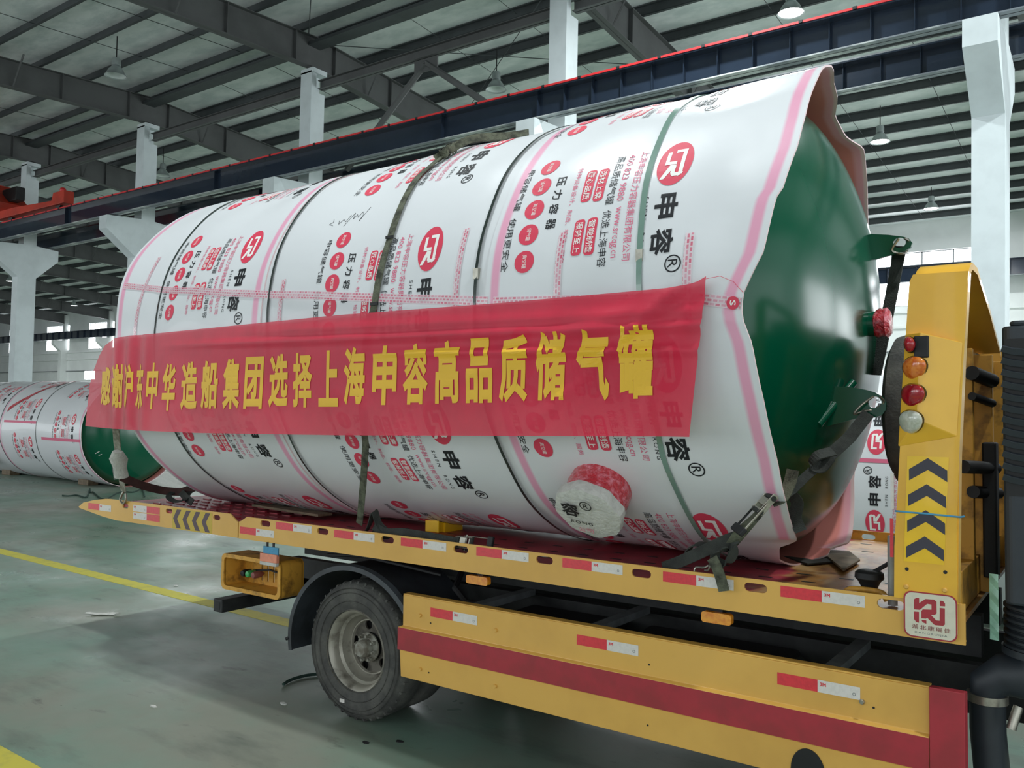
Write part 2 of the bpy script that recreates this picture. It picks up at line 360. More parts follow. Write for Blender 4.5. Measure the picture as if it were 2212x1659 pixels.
# roof skin, one sheet per slope
ceil = bpy.data.objects.new('ceiling', None); C.objects.link(ceil); props(ceil, 'sloping metal roof on dark purlins and grey rafters', None, None, 'structure')
NX = 60
for (ya, yb) in ((YN-6, 14.25), (14.25, YF+0.3)):
    mb = MB(); mb.box(XL, XR, 0, 1, 0, 0.05)
    v = [(p[0], (ya, yb)[int(p[1])], roof_z((ya, yb)[int(p[1])])+p[2]) for p in mb.v]; mb.v = v
    o = link('roof_sheet', mb, 'roof', ceil); o['kind'] = 'structure'
def c_purlin(y):
    z = roof_z(y); mb = MB(); s = 1 if y < 14.25 else -1
    poly = [(y, z-0.005), (y+s*0.08, z-0.005), (y+s*0.08, z-0.03), (y+s*0.012, z-0.03), (y+s*0.012, z-0.22), (y-s*0.075, z-0.22), (y-s*0.075, z-0.235), (y, z-0.235)]
    mb.prism(poly, 0, XL+0.1, XR-0.1); return mb
ys = [14.25-0.42-1.4*i for i in range(0, 17)]+[14.25+0.42+1.4*i for i in range(0, 17)]
for y in ys: link('purlin', c_purlin(y), 'purlin', ceil)
mb = MB(); mb.box(XL+.1, XR-.1, 14.05, 14.45, 11.34, 11.42); link('ridge_gutter', mb, 'purlin', ceil)
def rafter_z(y):
    t = abs(y-14.25); top = 11.60-0.062*t
    if y < 14.25: bot = 10.80-0.049*t
    else: bot = 10.80-0.088*t if t < 6 else (10.272-0.03*(t-6) if t < 15 else 10.0-0.085*(t-15))
    return bot, top
def rafter(x):
    mb = MB(); Y = [YN-4, -6, 0, 6, 10, 14.25, 17, 20.3, 25, 29.5, 34, YF-0.05]
    for ya, yb in zip(Y[:-1], Y[1:]):
        (b0, t0), (b1, t1) = rafter_z(ya), rafter_z(yb)
        mb.hexa([(x-.008, ya, b0), (x+.008, ya, b0), (x+.008, ya, t0), (x-.008, ya, t0)], [(x-.008, yb, b1), (x+.008, yb, b1), (x+.008, yb, t1), (x-.008, yb, t1)])
        for (z0, z1, s) in ((b0, b1, 1), (t0, t1, -1)):
            mb.hexa([(x-.12, ya, z0), (x+.12, ya, z0), (x+.12, ya, z0+s*.018), (x-.12, ya, z0+s*.018)], [(x-.12, yb, z1), (x+.12, yb, z1), (x+.12, yb, z1+s*.018), (x-.12, yb, z1+s*.018)])
    for y in (-6, -2, 2, 5.2, 8.4, 11.6, 13.6, 14.9, 17, 20.3, 23.5, 27, 30.5, 34):
        b, t = rafter_z(y); mb.box(x-.115, x+.115, y-.008, y+.008, b, t)
    return mb
for x in COLX:
    link('rafter', rafter(x), 'rafter', ceil); mb = MB()
    for y in (2.1, 6.2, 10.3, 16.1, 20.3, 24.5, 28.7, 32.9): mb.tube([(x+.1, y, rafter_z(y)[0]+.03), (x+.62, y, roof_z(y)-.22)], .028, 4)
    link('fly_braces', mb, 'rafter', ceil, kind='stuff')
for i in range(len(COLX)-1):                  # strut between column tops, sag rods, braces
    x0, x1 = COLX[i+1]+.2, COLX[i]-.2
    mb = MB(); mb.box(x0, x1, 14.24, 14.42, 10.22, 10.235); mb.box(x0, x1, 14.24, 14.42, 10.43, 10.445); mb.box(x0, x1, 14.32, 14.34, 10.22, 10.44)
    link('eave_strut', mb, 'rafter', ceil)
    for k in (1, 2):
        mb = MB(); xm = x0+(x1-x0)*k/3
        for j in range(len(ys)):
            pass
        for (a, b_) in ((ys[16], ys[0]), (ys[17], ys[-1])):
            mb.tube([(xm+.1, a, roof_z(a)-.15), (xm+.1, b_, roof_z(b_)-.15)], .009, 4)
        link('sag_rod', mb, 'purlin', ceil)
BRK = 3                                         # braced bay, index of the column on its right
xa, xb_ = COLX[BRK+1]+.2, COLX[BRK]-.2; xm = (xa+xb_)/2
mb = MB()
mb.tube([(xm, 14.33, 10.1), (xm-2.55, 14.33, 8.0)], .075, 6); link('brace', mb, 'rafter', ceil)
mb = MB(); mb.tube([(xm, 14.33, 10.1), (xm+2.9, 14.33, 8.0)], .075, 6); link('brace', mb, 'rafter', ceil)
mb = MB(); mb.box(xm-.35, xm+.35, 14.31, 14.35, 9.9, 10.2); link('gusset', mb, 'rafter', ceil)
for (xs, xe, ya, yb) in ((xa, xb_, 14.6, 20), (xb_, xa, 14.6, 20), (xa, xb_, 13.9, 8), (xb_, xa, 13.9, 8)):
    mb = MB(); mb.tube([(xs, ya, roof_z(ya)-.35), (xe, yb, roof_z(yb)-.35)], .012, 4); link('cross_rod', mb, 'purlin', ceil)

# concrete columns with a two-sided corbel
for i, x in enumerate(COLX):
    mb = MB()
    mb.prism([(13.87, 0), (14.49, 0), (14.49, 6.55), (15.25, 7.27), (15.25, 7.66), (14.47, 7.73), (14.03, 7.73), (12.95, 7.66), (12.95, 7.27), (13.87, 6.55)], 0, x-.215, x+.215)
    mb.box(x-.205, x+.205, 14.03, 14.47, 7.7, 10.12); mb.box(x-.205, x+.0, 14.03, 14.47, 10.12, 10.64); mb.box(x-.0, x+.205, 14.03, 14.19, 10.12, 10.64); mb.box(x-.205, x+.25, 14.03, 14.5, 10.60, 10.72)
    struct('column', mb, 'concrete', (x, 14.25, 0), label='white concrete column carrying the crane beams on two corbels')

# crane runway beams
def runway(name, y, z0, z1, xs0, xs1, step, label, depth=.105, side=-1):
    root = bpy.data.objects.new(name, None); C.objects.link(root); root.location = (0, y, 0); props(root, label, None, None, 'structure')
    mb = MB(); mb.box(xs0, xs1, y-.008, y+.008, z0, z1); mb.box(xs0, xs1, y-.2, y+.2, z1-.025, z1); link('girder', mb, 'beam', root, (0, y, 0)); mb = MB(); mb.box(xs0, xs1, y-.11, y+.11, z0, z0+.022); link('bottom_flange', mb, 'flange', root, (0, y, 0))
    n = int((xs1-xs0)/step)
    pm = None
    for k in range(n+1):
        x = xs1-step*k
        if y < 30 and x < -9.5 and k % 13: continue
        if pm is None:
            mb = MB(); mb.box(-.006, .006, -depth, depth, z0+.02, z1-.02); o = link('stiffener', mb, 'beam', root); pm = o.data
        else:
            o = bpy.data.objects.new('stiffener', pm); C.objects.link(o); o.parent = root
        o.location = (x, 0, 0)
    return root
ra = runway('crane_beam_1', 13.2, 7.70, 8.205, -84, 12.0, 0.6, 'navy steel crane beam on the near corbels, with a red rail')
rb = runway('crane_beam_2', 15.0, 7.735, 8.20, -84, 12.0, 0.61, 'navy steel crane beam on the far side of the columns')
rc = runway('crane_beam_3', 37.3, 7.7, 8.35, -92, 12, 1.1, 'dark crane beam along the far wall')
for root, y in ((ra, 13.2), (rb, 15.0)):
    zt = 8.205 if y < 14 else 8.20
    mb = MB(); mb.prism([(p[0]+y, p[1]+zt) for p in ((-.06, 0), (.06, 0), (.06, .015), (.02, .03), (.02, .065), (.035, .07), (.035, .10), (-.035, .10), (-.035, .07), (-.02, .065), (-.02, .03), (-.06, .015))], 0, -84, 12)
    link('rail', mb, 'grey_steel', root, (0, y, 0))
    if y < 14:
        mb = MB(); mb.box(-84, 12, 12.985, 13.035, 8.206, 8.243); link('conductor_bar', mb, 'red_rail', root, (0, y, 0))
mb = MB()
for k in range(90):
    x = -60+k*.8; mb.box(x-.03, x+.03, 12.975, 13.1, 8.206, 8.25)
link('rail_clips', mb, 'black', ra, (0, 13.2, 0), kind='stuff')
for x in COLX:
    mb = MB(); mb.box(x-.16, x+.16, 13.05, 13.35, 7.66-.0, 7.68); 

# far wall with window openings
wins = [(-87.0, 4.2), (-79.4, 4.2), (-71.8, 4.2), (-64.2, 4.2), (-56.6, 4.2), (-49, 4.2), (-41.3, 4.2), (-33.7, 4.2), (-26.1, 4.2), (-18.5, 4.2), (-7.3, 5.9), (3.0, 4.0)]
def wall_strip(mb, z0, z1, holes):
    x = XL
    for (a, b) in sorted(holes)+[(XR, XR)]:
        if a > x: mb.box(x, a, YF, YF+.3, z0, z1)
        x = b
mb = MB(); holes = [(c-w_/2, c+w_/2) for c, w_ in wins]
low = [(-74.4, -72.6)]
for (z0, z1, h) in ((0, 4.15, []), (4.15, 4.95, low), (4.95, 6.85, []), (6.85, 8.05, holes), (8.05, 8.56, []), (8.56, 9.12, holes), (9.12, 10.5, [])): wall_strip(mb, z0, z1, h)
wf = struct('wall_far', mb, 'wall', label='white far wall with two rows of windows')
n = 1
for (c, w_), in zip(wins):
    for (z0, z1) in ((6.85, 8.05), (8.56, 9.12)):
        root = bpy.data.objects.new('window_%d' % n, None); C.objects.link(root); root.location = (c, YF, z0); props(root, 'bright window high in the far wall', None, None, 'structure'); n += 1
        off = (c, YF, z0)
        k = 5; 
        for j in range(k):
            a = c-w_/2+w_*j/k; mb = MB(); mb.box(a+.025, a+w_/k-.025, YF+.14, YF+.15, z0+.03, z1-.03); link('pane', mb, 'window_lit', root, off)
        mb = MB(); mb.box(c-w_/2, c+w_/2, YF+.12, YF+.17, z0, z0+.035); mb.box(c-w_/2, c+w_/2, YF+.12, YF+.17, z1-.035, z1)
        for j in range(k+1):
            a = c-w_/2+w_*j/k; mb.box(a-.028, a+.028, YF+.12, YF+.17, z0, z1)
        link('window_frame', mb, 'grey_steel', root, off)
root = bpy.data.objects.new('window_%d' % n, None); C.objects.link(root); root.location = (-73.5, YF, 4.15); props(root, 'small low window in the far wall beyond the floor tank', None, None, 'structure')
mb = MB(); mb.box(-74.4, -72.6, YF+.12, YF+.13, 4.15, 4.95); link('pane', mb, 'window_lit', root, (-73.5, YF, 4.15))
for i, x in enumerate(COLX):                 # wall piers carrying the far crane beam
    mb = MB(); mb.prism([(37.7, 0), (YF, 0), (YF, 10.0), (38.0, 10.0), (38.0, 7.7), (37.05, 7.68), (37.05, 7.3), (37.7, 6.7)], 0, x-.25, x+.25)
    struct('wall_pier', mb, 'wall', (x, YF, 0), label='white pier against the far wall')
for j, (z, d, m_) in enumerate(((6.55, .06, 'wall'), (5.9, .1, 'wall'), (4.9, .05, 'grey_steel'))):
    mb = MB(); mb.box(XL, XR, YF-.12, YF, z, z+d); struct('trim_%d' % (j+1), mb, m_, (0, YF, z))
mb = MB(); mb.box(XL-.3, XL, YN-6, YF+.3, 0, 12); struct('wall_left', mb, 'wall', label='white end wall far to the left')
# wall behind the camera: dado, wide doorways and a high window band between piers
mb = MB(); mb.box(XL, XR, YN-.3, YN, 7.6, 8.4); mb.box(XL, XR, YN-.3, YN, 9.3, 10.4)
for x in COLX: mb.box(x-1.0, x+1.0, YN-.3, YN, 0, 9.3)
struct('wall_near', mb, 'wall', label='wall behind the viewer with open doorways')

# high-bay lamps
LAMPN = [0]
def lamp_meshes():
    a = MB(); a.lathe([(.07, .25), (.1, .24), (.18, .14), (.25, .0), (.27, -.01), (.27, -.02), (.245, -.0), (.17, .12), (.06, .2)], (0, 0, 0), 'z', 24)
    b = MB(); b.lathe([(.0, .46), (.085, .45), (.11, .41), (.11, .27), (.07, .24), (0, .24)], (0, 0, 0), 'z', 16)
    return a, b
la, lb = lamp_meshes(); lamp_proto = {}
def lamp(x, y, z, lit, label, power=0):
    t = Thing('high_bay_lamp', label, 'lamp', (x, y, z), 'W', 'high bay lamps under the roof')
    key = lit
    if key not in lamp_proto:
        o1 = link('reflector', la, 'lamp_shell', t.e, smooth=40); o2 = link('housing', lb, 'lamp_shell', t.e, smooth=40)
        c = MB(); c.lathe([(0, .012), (.12, .01), (.238, .004), (.238, .0), (.12, -.005), (0, -.006)], (0, 0, 0), 'z', 24)
        if not lit:
            c = MB(); c.lathe([(0, .14), (.05, .14), (.15, .10), (.235, .01), (.24, .005), (.15, .09), (.05, .13), (0, .13)], (0, 0, 0), 'z', 24)
        o3 = link('lamp_glass', c, 'lamp_on' if lit else 'lamp_off', t.e, smooth=60)
        lamp_proto[key] = (o1, o2, o3)
    else:
        for o in lamp_proto[key]:
            q = o.copy(); C.objects.link(q); q.parent = t.e
    h = roof_z(y)-.2-z; mb = MB(); mb.tube([(0, 0, .45), (0, 0, h)], .014, 5); link('cord', mb, 'black', t.e)
    if power:
        d = bpy.data.lights.new('lamp_light', 'AREA'); d.shape = 'DISK'; d.size = .46; d.energy = power; d.color = (.93, .99, 1.0)
        o = bpy.data.objects.new('lamp_light', d); C.objects.link(o); o.parent = t.e; o.location = (0, 0, -.03)
LX = [-5.5-7.62*k for k in range(0, 11)]
for k, x in enumerate(LX):
    if k in (0, 2): lamp(x, 11.2, 10.45, k == 0, 'unlit lamp hanging at upper left of the roof' if k else 'lit lamp over the truck, near bay', LAMP_W if k == 0 else 0)
    if k in (0, 1, 3, 5): lamp(x, 17.2, 10.45, k == 0, {0: 'bright lit lamp above the red rail near the photo top edge', 1: 'unlit lamp beside the braced bay, above the red rail', 3: 'unlit lamp above the red rail beyond the third column', 5: 'small unlit lamp above the crane end carriage'}[k], LAMP_FAR_W if k == 0 else 0)
    if k in (0, 4, 5, 7, 8): lamp(x, 25.2, 9.95, True, {0: 'lit lamp right of the tank wrap, upper of the two', 4: 'lit lamp of the far bay hidden behind the big tank', 5: 'lit lamp seen between two left columns, under the beams', 7: 'lit lamp low beside the left column', 8: 'lit lamp at the far left edge'}[k], LAMP_FAR_W if k < 1 else 0)
    if k in (0, 6, 7, 8): lamp(x, 33.2, 9.7, True, {0: 'lit lamp right of the tank wrap, lower of the two', 6: 'lit lamp just left of the wrapped tank end', 7: 'lit lamp over the far left windows', 8: 'lit lamp over the farthest left windows'}[k], LAMP_FAR_W if k < 1 else 0)
lamp(-5.5, 3.2, 10.45, True, 'lit lamp right over the truck, out of view', LAMP_W)
lamp(2.1, 3.2, 10.45, True, 'lit lamp over the viewer, out of view', LAMP_W)
lamp(2.1, 11.2, 10.45, True, 'lit lamp right of the truck, out of view', LAMP_W)
for x in (-20, -45, -70):  # fill areas added under the far roof, for floor and bounce
    area('far_bay_fill', (x, 27, 9.0), (x, 27, 0), 14, 8, 1800, (.93, .98, 1.0))

# crane carriage on the near rail
t = Thing('bridge_crane', 'red bridge crane carriage standing on the near rail at far left', 'crane', (-29, 13.2, 8.306), 'W')
mb = MB(); mb.prism([(-31.8, 8.40), (-27.0, 8.40), (-27.0, 8.80), (-27.7, 8.80), (-27.8, 8.56), (-29.2, 8.62), (-31.8, 8.75)], 1, 13.04, 13.36); t.part('end_carriage', mb, 'crane_red', bevel=.01)
mb = MB(); mb.hexa([(-31.7, -8, 9.05), (-30.9, -8, 9.05), (-30.9, -8, 10.1), (-31.7, -8, 10.1)], [(-31.9, 13.3, 8.66), (-29.9, 13.3, 8.66), (-31.0, 13.3, 9.45), (-31.9, 13.3, 9.45)]); t.part('bridge_girder', mb, 'crane_red')
mb = MB(); mb.box(-30.5, -29.5, 12.7, 13.0, 8.75, 9.2); t.part('drive_motor', mb, 'black', bevel=.03)
for x in (-27.6, -30.9):
    mb = MB(); mb.lathe([(0, -.06), (.16, -.06), (.2, -.05), (.2, .05), (.16, .06), (0, .06)], (x, 13.2, 8.508), 'y', 20); t.part('wheel', mb, 'black', smooth=40)
mb = MB(); mb.lathe([(0, 0), (.07, .02), (.1, .08), (.07, .15), (0, .17)], (-27.4, 13.2, 8.80), 'z', 12); t.part('warning_light', mb, 'red_rail', smooth=60)
# ------------------------------------------------------------------ wrapping mats and their print
def mat_sheet(name, white, pink, tl=(0.026, 0.042, 0.078, 0.098)):
    m = mat(name, white, 0.36, bump=0.12, bscale=6, coat=0.15, spec=0.4)
    nt = m.node_tree; N = nt.nodes; L = nt.links; b = N['Principled BSDF']
    uv = N.new('ShaderNodeUVMap'); sp = N.new('ShaderNodeSeparateXYZ'); L.new(uv.outputs[0], sp.inputs[0])
    r = N.new('ShaderNodeValToRGB'); cr = r.color_ramp
    cr.elements[0].position = tl[0]; cr.elements[0].color = white; cr.elements[1].position = tl[1]; cr.elements[1].color = pink
    e = cr.elements.new(tl[2]); e.color = pink; e = cr.elements.new(tl[3]); e.color = white
    L.new(sp.outputs[0], r.inputs[0]); L.new(r.outputs[0], b.inputs['Base Color'])
    return m
M['mat'] = mat_sheet('wrap_mat_sheet', rgb(224, 227, 230), rgb(234, 168, 194))
M['mat_in'] = mat_sheet('wrap_mat_inside', rgb(240, 206, 204), rgb(240, 170, 182), (0.015, 0.03, 0.06, 0.085))
_r = [n for n in M['mat_in'].node_tree.nodes if n.type == 'VALTORGB'][0].color_ramp; _r.elements[3].color = rgb(230, 142, 132); _r.elements[2].color = rgb(240, 170, 176)
M['mat_edge'] = mat('wrap_mat_edge', rgb(232, 206, 208), 0.6)

def print_block():
    a = Flat(); b = Flat()
    a.ell(0, 0, .145, .094, 0)
    k = .14; sx = .145; sv = .094
    for pts in ([(-.52, -.42), (.04, -.42), (.04, .14)], [(-.52, -.06), (-.52, .46), (.5, .46), (.56, .36), (.56, .1), (.5, .04), (.14, .04)], ):
        a.stroke([(p[0]*sx, p[1]*sv) for p in pts], .021, 2, .001)
    a.poly([(.13*sx, .16*sv), (.13*sx, -.2*sv), (.72*sx, -.66*sv), (.72*sx, -.42*sv), (.42*sx, -.12*sv), (.3*sx, .16*sv)], 2, .001)
    b.text('申', .19, .325, -.062, .062, 1, .03); b.text('容', .378, .515, -.062, .062, 1, .03)
    b.ring(.565, .07, .043, .043, .007, 1); b.text('R', .545, .585, .045, .093, 1)
    b.text('SHEN', .19, .315, -.128, -.102, 1, 0, 1.4); b.text('RONG', .385, .51, -.128, -.102, 1, 0, 1.4)
    b.text('上海申容压力容器集团有限公司', -.128, .52, -.213, -.168, 3)
    b.text('400 823 9880', -.118, .19, -.284, -.246, 3); b.text('www.srcqg.cn', .225, .50, -.29, -.25, 3)
    b.text('高品质储气罐', -.12, .20, -.352, -.302, 1); b.text('优选上海申容', .235, .54, -.352, -.302, 1)
    for (u0, u1, v0, s_) in ((-.045, .165, -.438, '选材上乘'), (.262, .47, -.438, '智能制造'), (-.05, .155, -.515, '匠心品质'), (.262, .465, -.515, '服务至上')):
        b.poly(roundrect(u0, u1, v0, v0+.062, .02, 3), 0); b.text(s_, u0+.014, u1-.014, v0+.010, v0+.052, 2, 0.01, h=.001)
    b.text('特种设备设计、制造、检验、服务', -.085, .5, -.582, -.552, 3)
    for i, ch in enumerate('压力容器'): b.text(ch, -.05+.092*i, .005+.092*i+.01, -.705, -.645, 1, .015)
    for i in range(5):
        u = -.164+.157*i; b.ell(u, -.805, .062, .062, 0, 28); b.text('储气罐' if i % 2 else '真空罐', u-.038, u+.038, -.818, -.79, 2, h=.001)
    b.text('申容储气罐', -.175, .14, -.955, -.908, 1); b.text('使用更安全', .19, .51, -.955, -.908, 1)
    return a, b
pa, pb = print_block()
PA, PB = pa.bent(.05, .04), pb.bent(.06, .08)
PM = ['print_red', 'print_black', 'print_white', 'print_pink']

def big_disp(x, a):
    x = np.asarray(x, float); a = np.asarray(a, float)
    d = .007*np.sin(2.3*x+3*a)+.005*np.sin(5.1*x-4*a+1)+.003*np.sin(9*x+11*a)+.0025*np.sin(17*a-3*x+2)*np.clip((x-1)/2+.5, 0, 1)
    d = d-.02*np.exp(-((x-2.66)/.09)**2-((a-1.30)/.16)**2)+.012*np.exp(-((x-2.45)/.1)**2-((a-1.45)/.2)**2)
    d = d-.018*np.exp(-((x-2.1)/.16)**2-((a-2.3)/.12)**2)+.016*np.exp(-((x-2.28)/.12)**2-((a-2.15)/.1)**2)
    for bx in (1.25, -.57, -1.93, 2.27): d = d-.007*np.exp(-((x-bx)/.035)**2)
    return d
def surf(x, a, lift=0.0, R=RT, disp=big_disp, yc=YC, zc=ZC):
    r = R+disp(x, a)+lift
    return np.stack([x+0*r, yc-r*np.sin(a), zc+r*np.cos(a)], -1)
def place_print(th, parent, blk, name, x0, a0, R, disp, yc, zc, mir=1, lift=.002):
    V, F, Mi = blk; u = V[:, 0]; v = V[:, 1]
    x = x0+v*mir; a = a0+mir*u/RT
    P = surf(x, a, 0, R, disp, yc, zc); r = (lift+V[:, 2]); P = P+np.stack([0*a, -np.sin(a)*r, np.cos(a)*r], -1)
    mb = MB(); mb.raw = True; mb.v = P.tolist(); mb.f = F; mb.m = Mi
    return th.part(name, mb, PM, parent)
def sheet(xa, xb, R, disp, yc, zc, edges, nx=34, na=150, a0=0.0, a1=2*PI, th=.010, inner=True):
    """xa, xb: functions of the angle; edges: which ends carry the pink border ('a','b')"""
    mb = MB(); mb.raw = True; A = np.linspace(a0, a1, na); uv = []
    for lay, dr in ((0, 0.0), (1, -th)):
        if lay and not inner: break
        vs = []
        for a in A:
            x0, x1 = xa(a), xb(a); X = np.linspace(x0, x1, nx)
            P = surf(X, np.full(nx, a), dr, R, disp, yc, zc)
            for i in range(nx):
                vs.append(P[i]); e = 1.0
                if 'a' in edges: e = min(e, X[i]-x0)
                if 'b' in edges and not (2.60 < a < 3.3 and x1 > 2.5 and inner == 2): e = min(e, x1-X[i])
                uv.append((e, a))
        f = [(i*nx+j, i*nx+j+1, (i+1)*nx+j+1, (i+1)*nx+j) if not lay else (i*nx+j, (i+1)*nx+j, (i+1)*nx+j+1, i*nx+j+1) for i in range(na-1) for j in range(nx-1)]
        mb.add(vs, f, lay)
    if inner:
        o = na*nx
        for j in (0, nx-1): mb.add([], []); mb.f += [(i*nx+j, (i+1)*nx+j, o+(i+1)*nx+j, o+i*nx+j) for i in range(na-1)]; mb.m += [2]*(na-1)
        for i in (0, na-1): mb.f += [(i*nx+j, i*nx+j+1, o+i*nx+j+1, o+i*nx+j) for j in range(nx-1)]; mb.m += [2]*(nx-1)
    mb.uv = uv; return mb
MATS = ['mat', 'mat_in', 'mat_edge']
def hoop(x0, R, disp, yc, zc, w_=.016, skew=0.0, n=150, lift=.002, a0=0, a1=2*PI):
    mb = MB(); A = np.linspace(a0, a1, n); P = []
    for dx, dl in ((-w_/2, 0), (-w_/2, .004), (w_/2, .004), (w_/2, 0)):
        x = x0+dx+skew*np.sin(A-1.2); P.append(surf(x, A, lift+dl, R, disp, yc, zc))
    mb.raw = True
    mb.grid([p.tolist() for p in P]); return mb
def head(x0, dp, Rh, yc, zc, sgn=1, n=72):
    prof = [(Rh*math.cos(t), sgn*dp*math.sin(t)) for t in np.linspace(0, PI/2-.0005, 22)]; prof[-1] = (0.0005, sgn*dp)
    mb = MB(); mb.lathe([(Rh, -sgn*.25)]+prof, (x0, yc, zc), 'x', n); return mb

# ------------------------------------------------------------------ the big wrapped tank on the truck
tank = Thing('wrapped_tank', 'huge green tank wrapped in white printed mats, lying on the yellow truck bed', 'tank', (0.3, YC, 1.235))
mb = MB(); mb.lathe([(1.375, -2.1), (1.375, 2.42)], (0, YC, ZC), 'x', 96); tank.part('shell', mb, 'green', smooth=60)
hd = tank.part('domed_head', head(2.40, .62, 1.375, YC, ZC), 'green', smooth=60, label='glossy dark green domed end'); 
tank.part('domed_head', head(-2.05, .5, 1.375, YC, ZC, -1), 'green', smooth=60)
ET = [(0, 2.83), (8, 2.88), (18, 2.93), (37, 2.975), (53, 2.995), (61, 2.99), (71, 2.95), (72.5, 2.925), (83, 2.885), (91, 2.796), (95, 2.79), (100, 2.831), (111, 2.862), (124, 2.876), (134, 2.867), (148, 2.83), (150.5, 2.81), (154, 2.70), (165, 2.62), (172, 2.64), (179, 2.67), (185, 2.75), (190, 2.73), (196, 2.80), (203, 2.78), (225, 2.69), (250, 2.66), (290, 2.70), (315, 2.79), (330, 2.83), (337, 2.76), (345, 2.74), (352, 2.80), (360, 2.83)]
def x_right(a): d = math.degrees(a) % 360; return float(np.interp(d, [e[0] for e in ET], [e[1] for e in ET]))
def x_left(a): d = math.degrees(a) % 360; return -2.52+.06*math.cos(a*2+.6)+(.10*math.exp(-((d-88)/14)**2))
def disp3(x, a):
    x = np.asarray(x, float); a = np.asarray(a, float); an = a % (2*PI)
    d = big_disp(x, a); e = np.clip((x-2.3)/.5, 0, 1)
    d = d+.018*e*np.sin(9*an)*np.where(an > 2.6, 1, .15)
    d = d-.012*np.clip((x-1.6)/.8, 0, 1)*np.exp(-((an-.4)/.4)**2)+.012*e*np.exp(-((an-6.15)/.1)**2)-.05*e*np.exp(-((an-5.88)/.13)**2)
    return d
m2 = tank.part('wrap_mat', sheet(lambda a: -.75, lambda a: 1.5, RT, big_disp, YC, ZC, '', 30), MATS, smooth=60)
m1 = tank.part('wrap_mat', sheet(x_left, lambda a: -.615+.012*math.sin(3*a), RT+.008, big_disp, YC, ZC, 'ab', 34), MATS, smooth=60)
m3 = tank.part('wrap_mat', sheet(lambda a: 1.352+.014*math.sin(2*a+1), x_right, RT+.009, disp3, YC, ZC, 'ab', 40, 200, inner=2), MATS, smooth=60)
blocks = [(m3, 2.39, (18.5, 60.8, 103.3, 146), RT+.009, disp3), (m2, .868, (28, 72.9, 116.5, 156), RT, big_disp), (m1, -.925, (17, 63.1, 109, 155), RT+.008, big_disp)]
for (par, x0, angs, R_, dfn) in blocks:
    for an in angs:
        place_print(tank, par, PA, 'printed_logo', x0, rad(an), R_, dfn, YC, ZC)
        place_print(tank, par, PB, 'printed_text', x0, rad(an), R_, dfn, YC, ZC)['kind'] = 'stuff'
for bx, sk, m_, w_ in ((1.262, .02, 'band', .02), (-.565, .03, 'band', .018), (-1.93, .06, 'band', .016), (2.262, .05, 'band_green', .03)):
    mb = hoop(bx, RT+.01, disp3 if bx > 2 else big_disp, YC, ZC, w_, sk)
    tank.part('packing_band', mb, m_, smooth=40)
    c = MB(); 
    for an in (1.42,) if bx > 0 else ():
        xx = bx+sk*math.sin(an-1.2); p = surf(np.array([xx]), np.array([an]), .016, RT)[0]; c.box(xx-.018, xx+.018, p[1]-.004, p[1]+.02, p[2]-.03, p[2]+.03)
    if c.v: tank.part('band_clip', c, 'zinc')
# printed adhesive tapes
def tape_mat():
    m = mat('printed_tape', rgb(236, 200, 212), 0.22, coat=0.6); nt = m.node_tree; N = nt.nodes; L = nt.links; b = N['Principled BSDF']
    tc = N['Texture Coordinate']; uv = N.new('ShaderNodeUVMap')
    br = N.new('ShaderNodeTexBrick'); br.inputs['Scale'].default_value = 1; br.inputs['Brick Width'].default_value = .028; br.inputs['Row Height'].default_value = .018
    br.inputs['Mortar Size'].default_value = .004; br.inputs['Color1'].default_value = rgb(222, 60, 104); br.inputs['Color2'].default_value = rgb(236, 180, 196); br.inputs['Mortar'].default_value = rgb(240, 222, 228)
    br.inputs['Bias'].default_value = .1
    L.new(uv.outputs[0], br.inputs['Vector']); L.new(br.outputs['Color'], b.inputs['Base Color'])
    b.inputs['Alpha'].default_value = .72
    return m
M['tape'] = tape_mat()
def tape(path, w_, R, disp, lift=.003):      # path of (x, angle)
    mb = MB(); mb.raw = True; P = []; uv = []; n = len(path); s = 0
    for i, (x, a) in enumerate(path):
        x2, a2 = path[min(i+1, n-1)]; x1, a1 = path[max(i-1, 0)]; t = np.array([x2-x1, (a2-a1)*RT]); t /= np.linalg.norm(t); nn = np.array([-t[1], t[0]])
        if i: s += math.hypot(x-path[i-1][0], (a-path[i-1][1])*RT)
        row = []
        for k in (-1, -.5, 0, .5, 1):
            row.append(surf(np.array([x+nn[0]*k*w_/2]), np.array([a+nn[1]*k*w_/2/RT]), lift, R, disp)[0].tolist()); uv.append((s, (k+1)*w_/2))
        P.append(row)
    mb.grid(P); mb.uv = uv; return mb
TP = [(-2.5, 70.3), (-1.8, 74.5), (-1, 78.4), (0, 82.3), (.6, 84.8), (1.17, 87.2), (1.36, 88.0)]
path = [(x, rad(float(np.interp(x, [p[0] for p in TP], [p[1] for p in TP])))) for x in np.linspace(-2.5, 1.36, 60)]
tank.part('seam_tape', tape(path, .055, RT+.006, big_disp, .006), 'tape')
path = [(x, rad(float(np.interp(x, [1.36, 2.2, 2.6, 2.79], [88.2, 90.0, 91.2, 92.6])))) for x in np.linspace(1.4, 2.79, 30)]
tank.part('seam_tape', tape(path, .055, RT+.01, disp3, .005), 'tape')
for (x, a0, a1) in ((1.125, 69, 96), (1.81, 74, 96), (2.535, 78, 96), (-.43, 76, 96), (-2.18, 60, 92)):
    path = [(x, rad(a)) for a in np.linspace(a0, a1, 26)]
    tank.part('seam_tape', tape(path, .042, RT+(.01 if x > 1.4 else .001 if x > -.6 else .009), disp3 if x > 1.4 else big_disp, .004), 'tape')
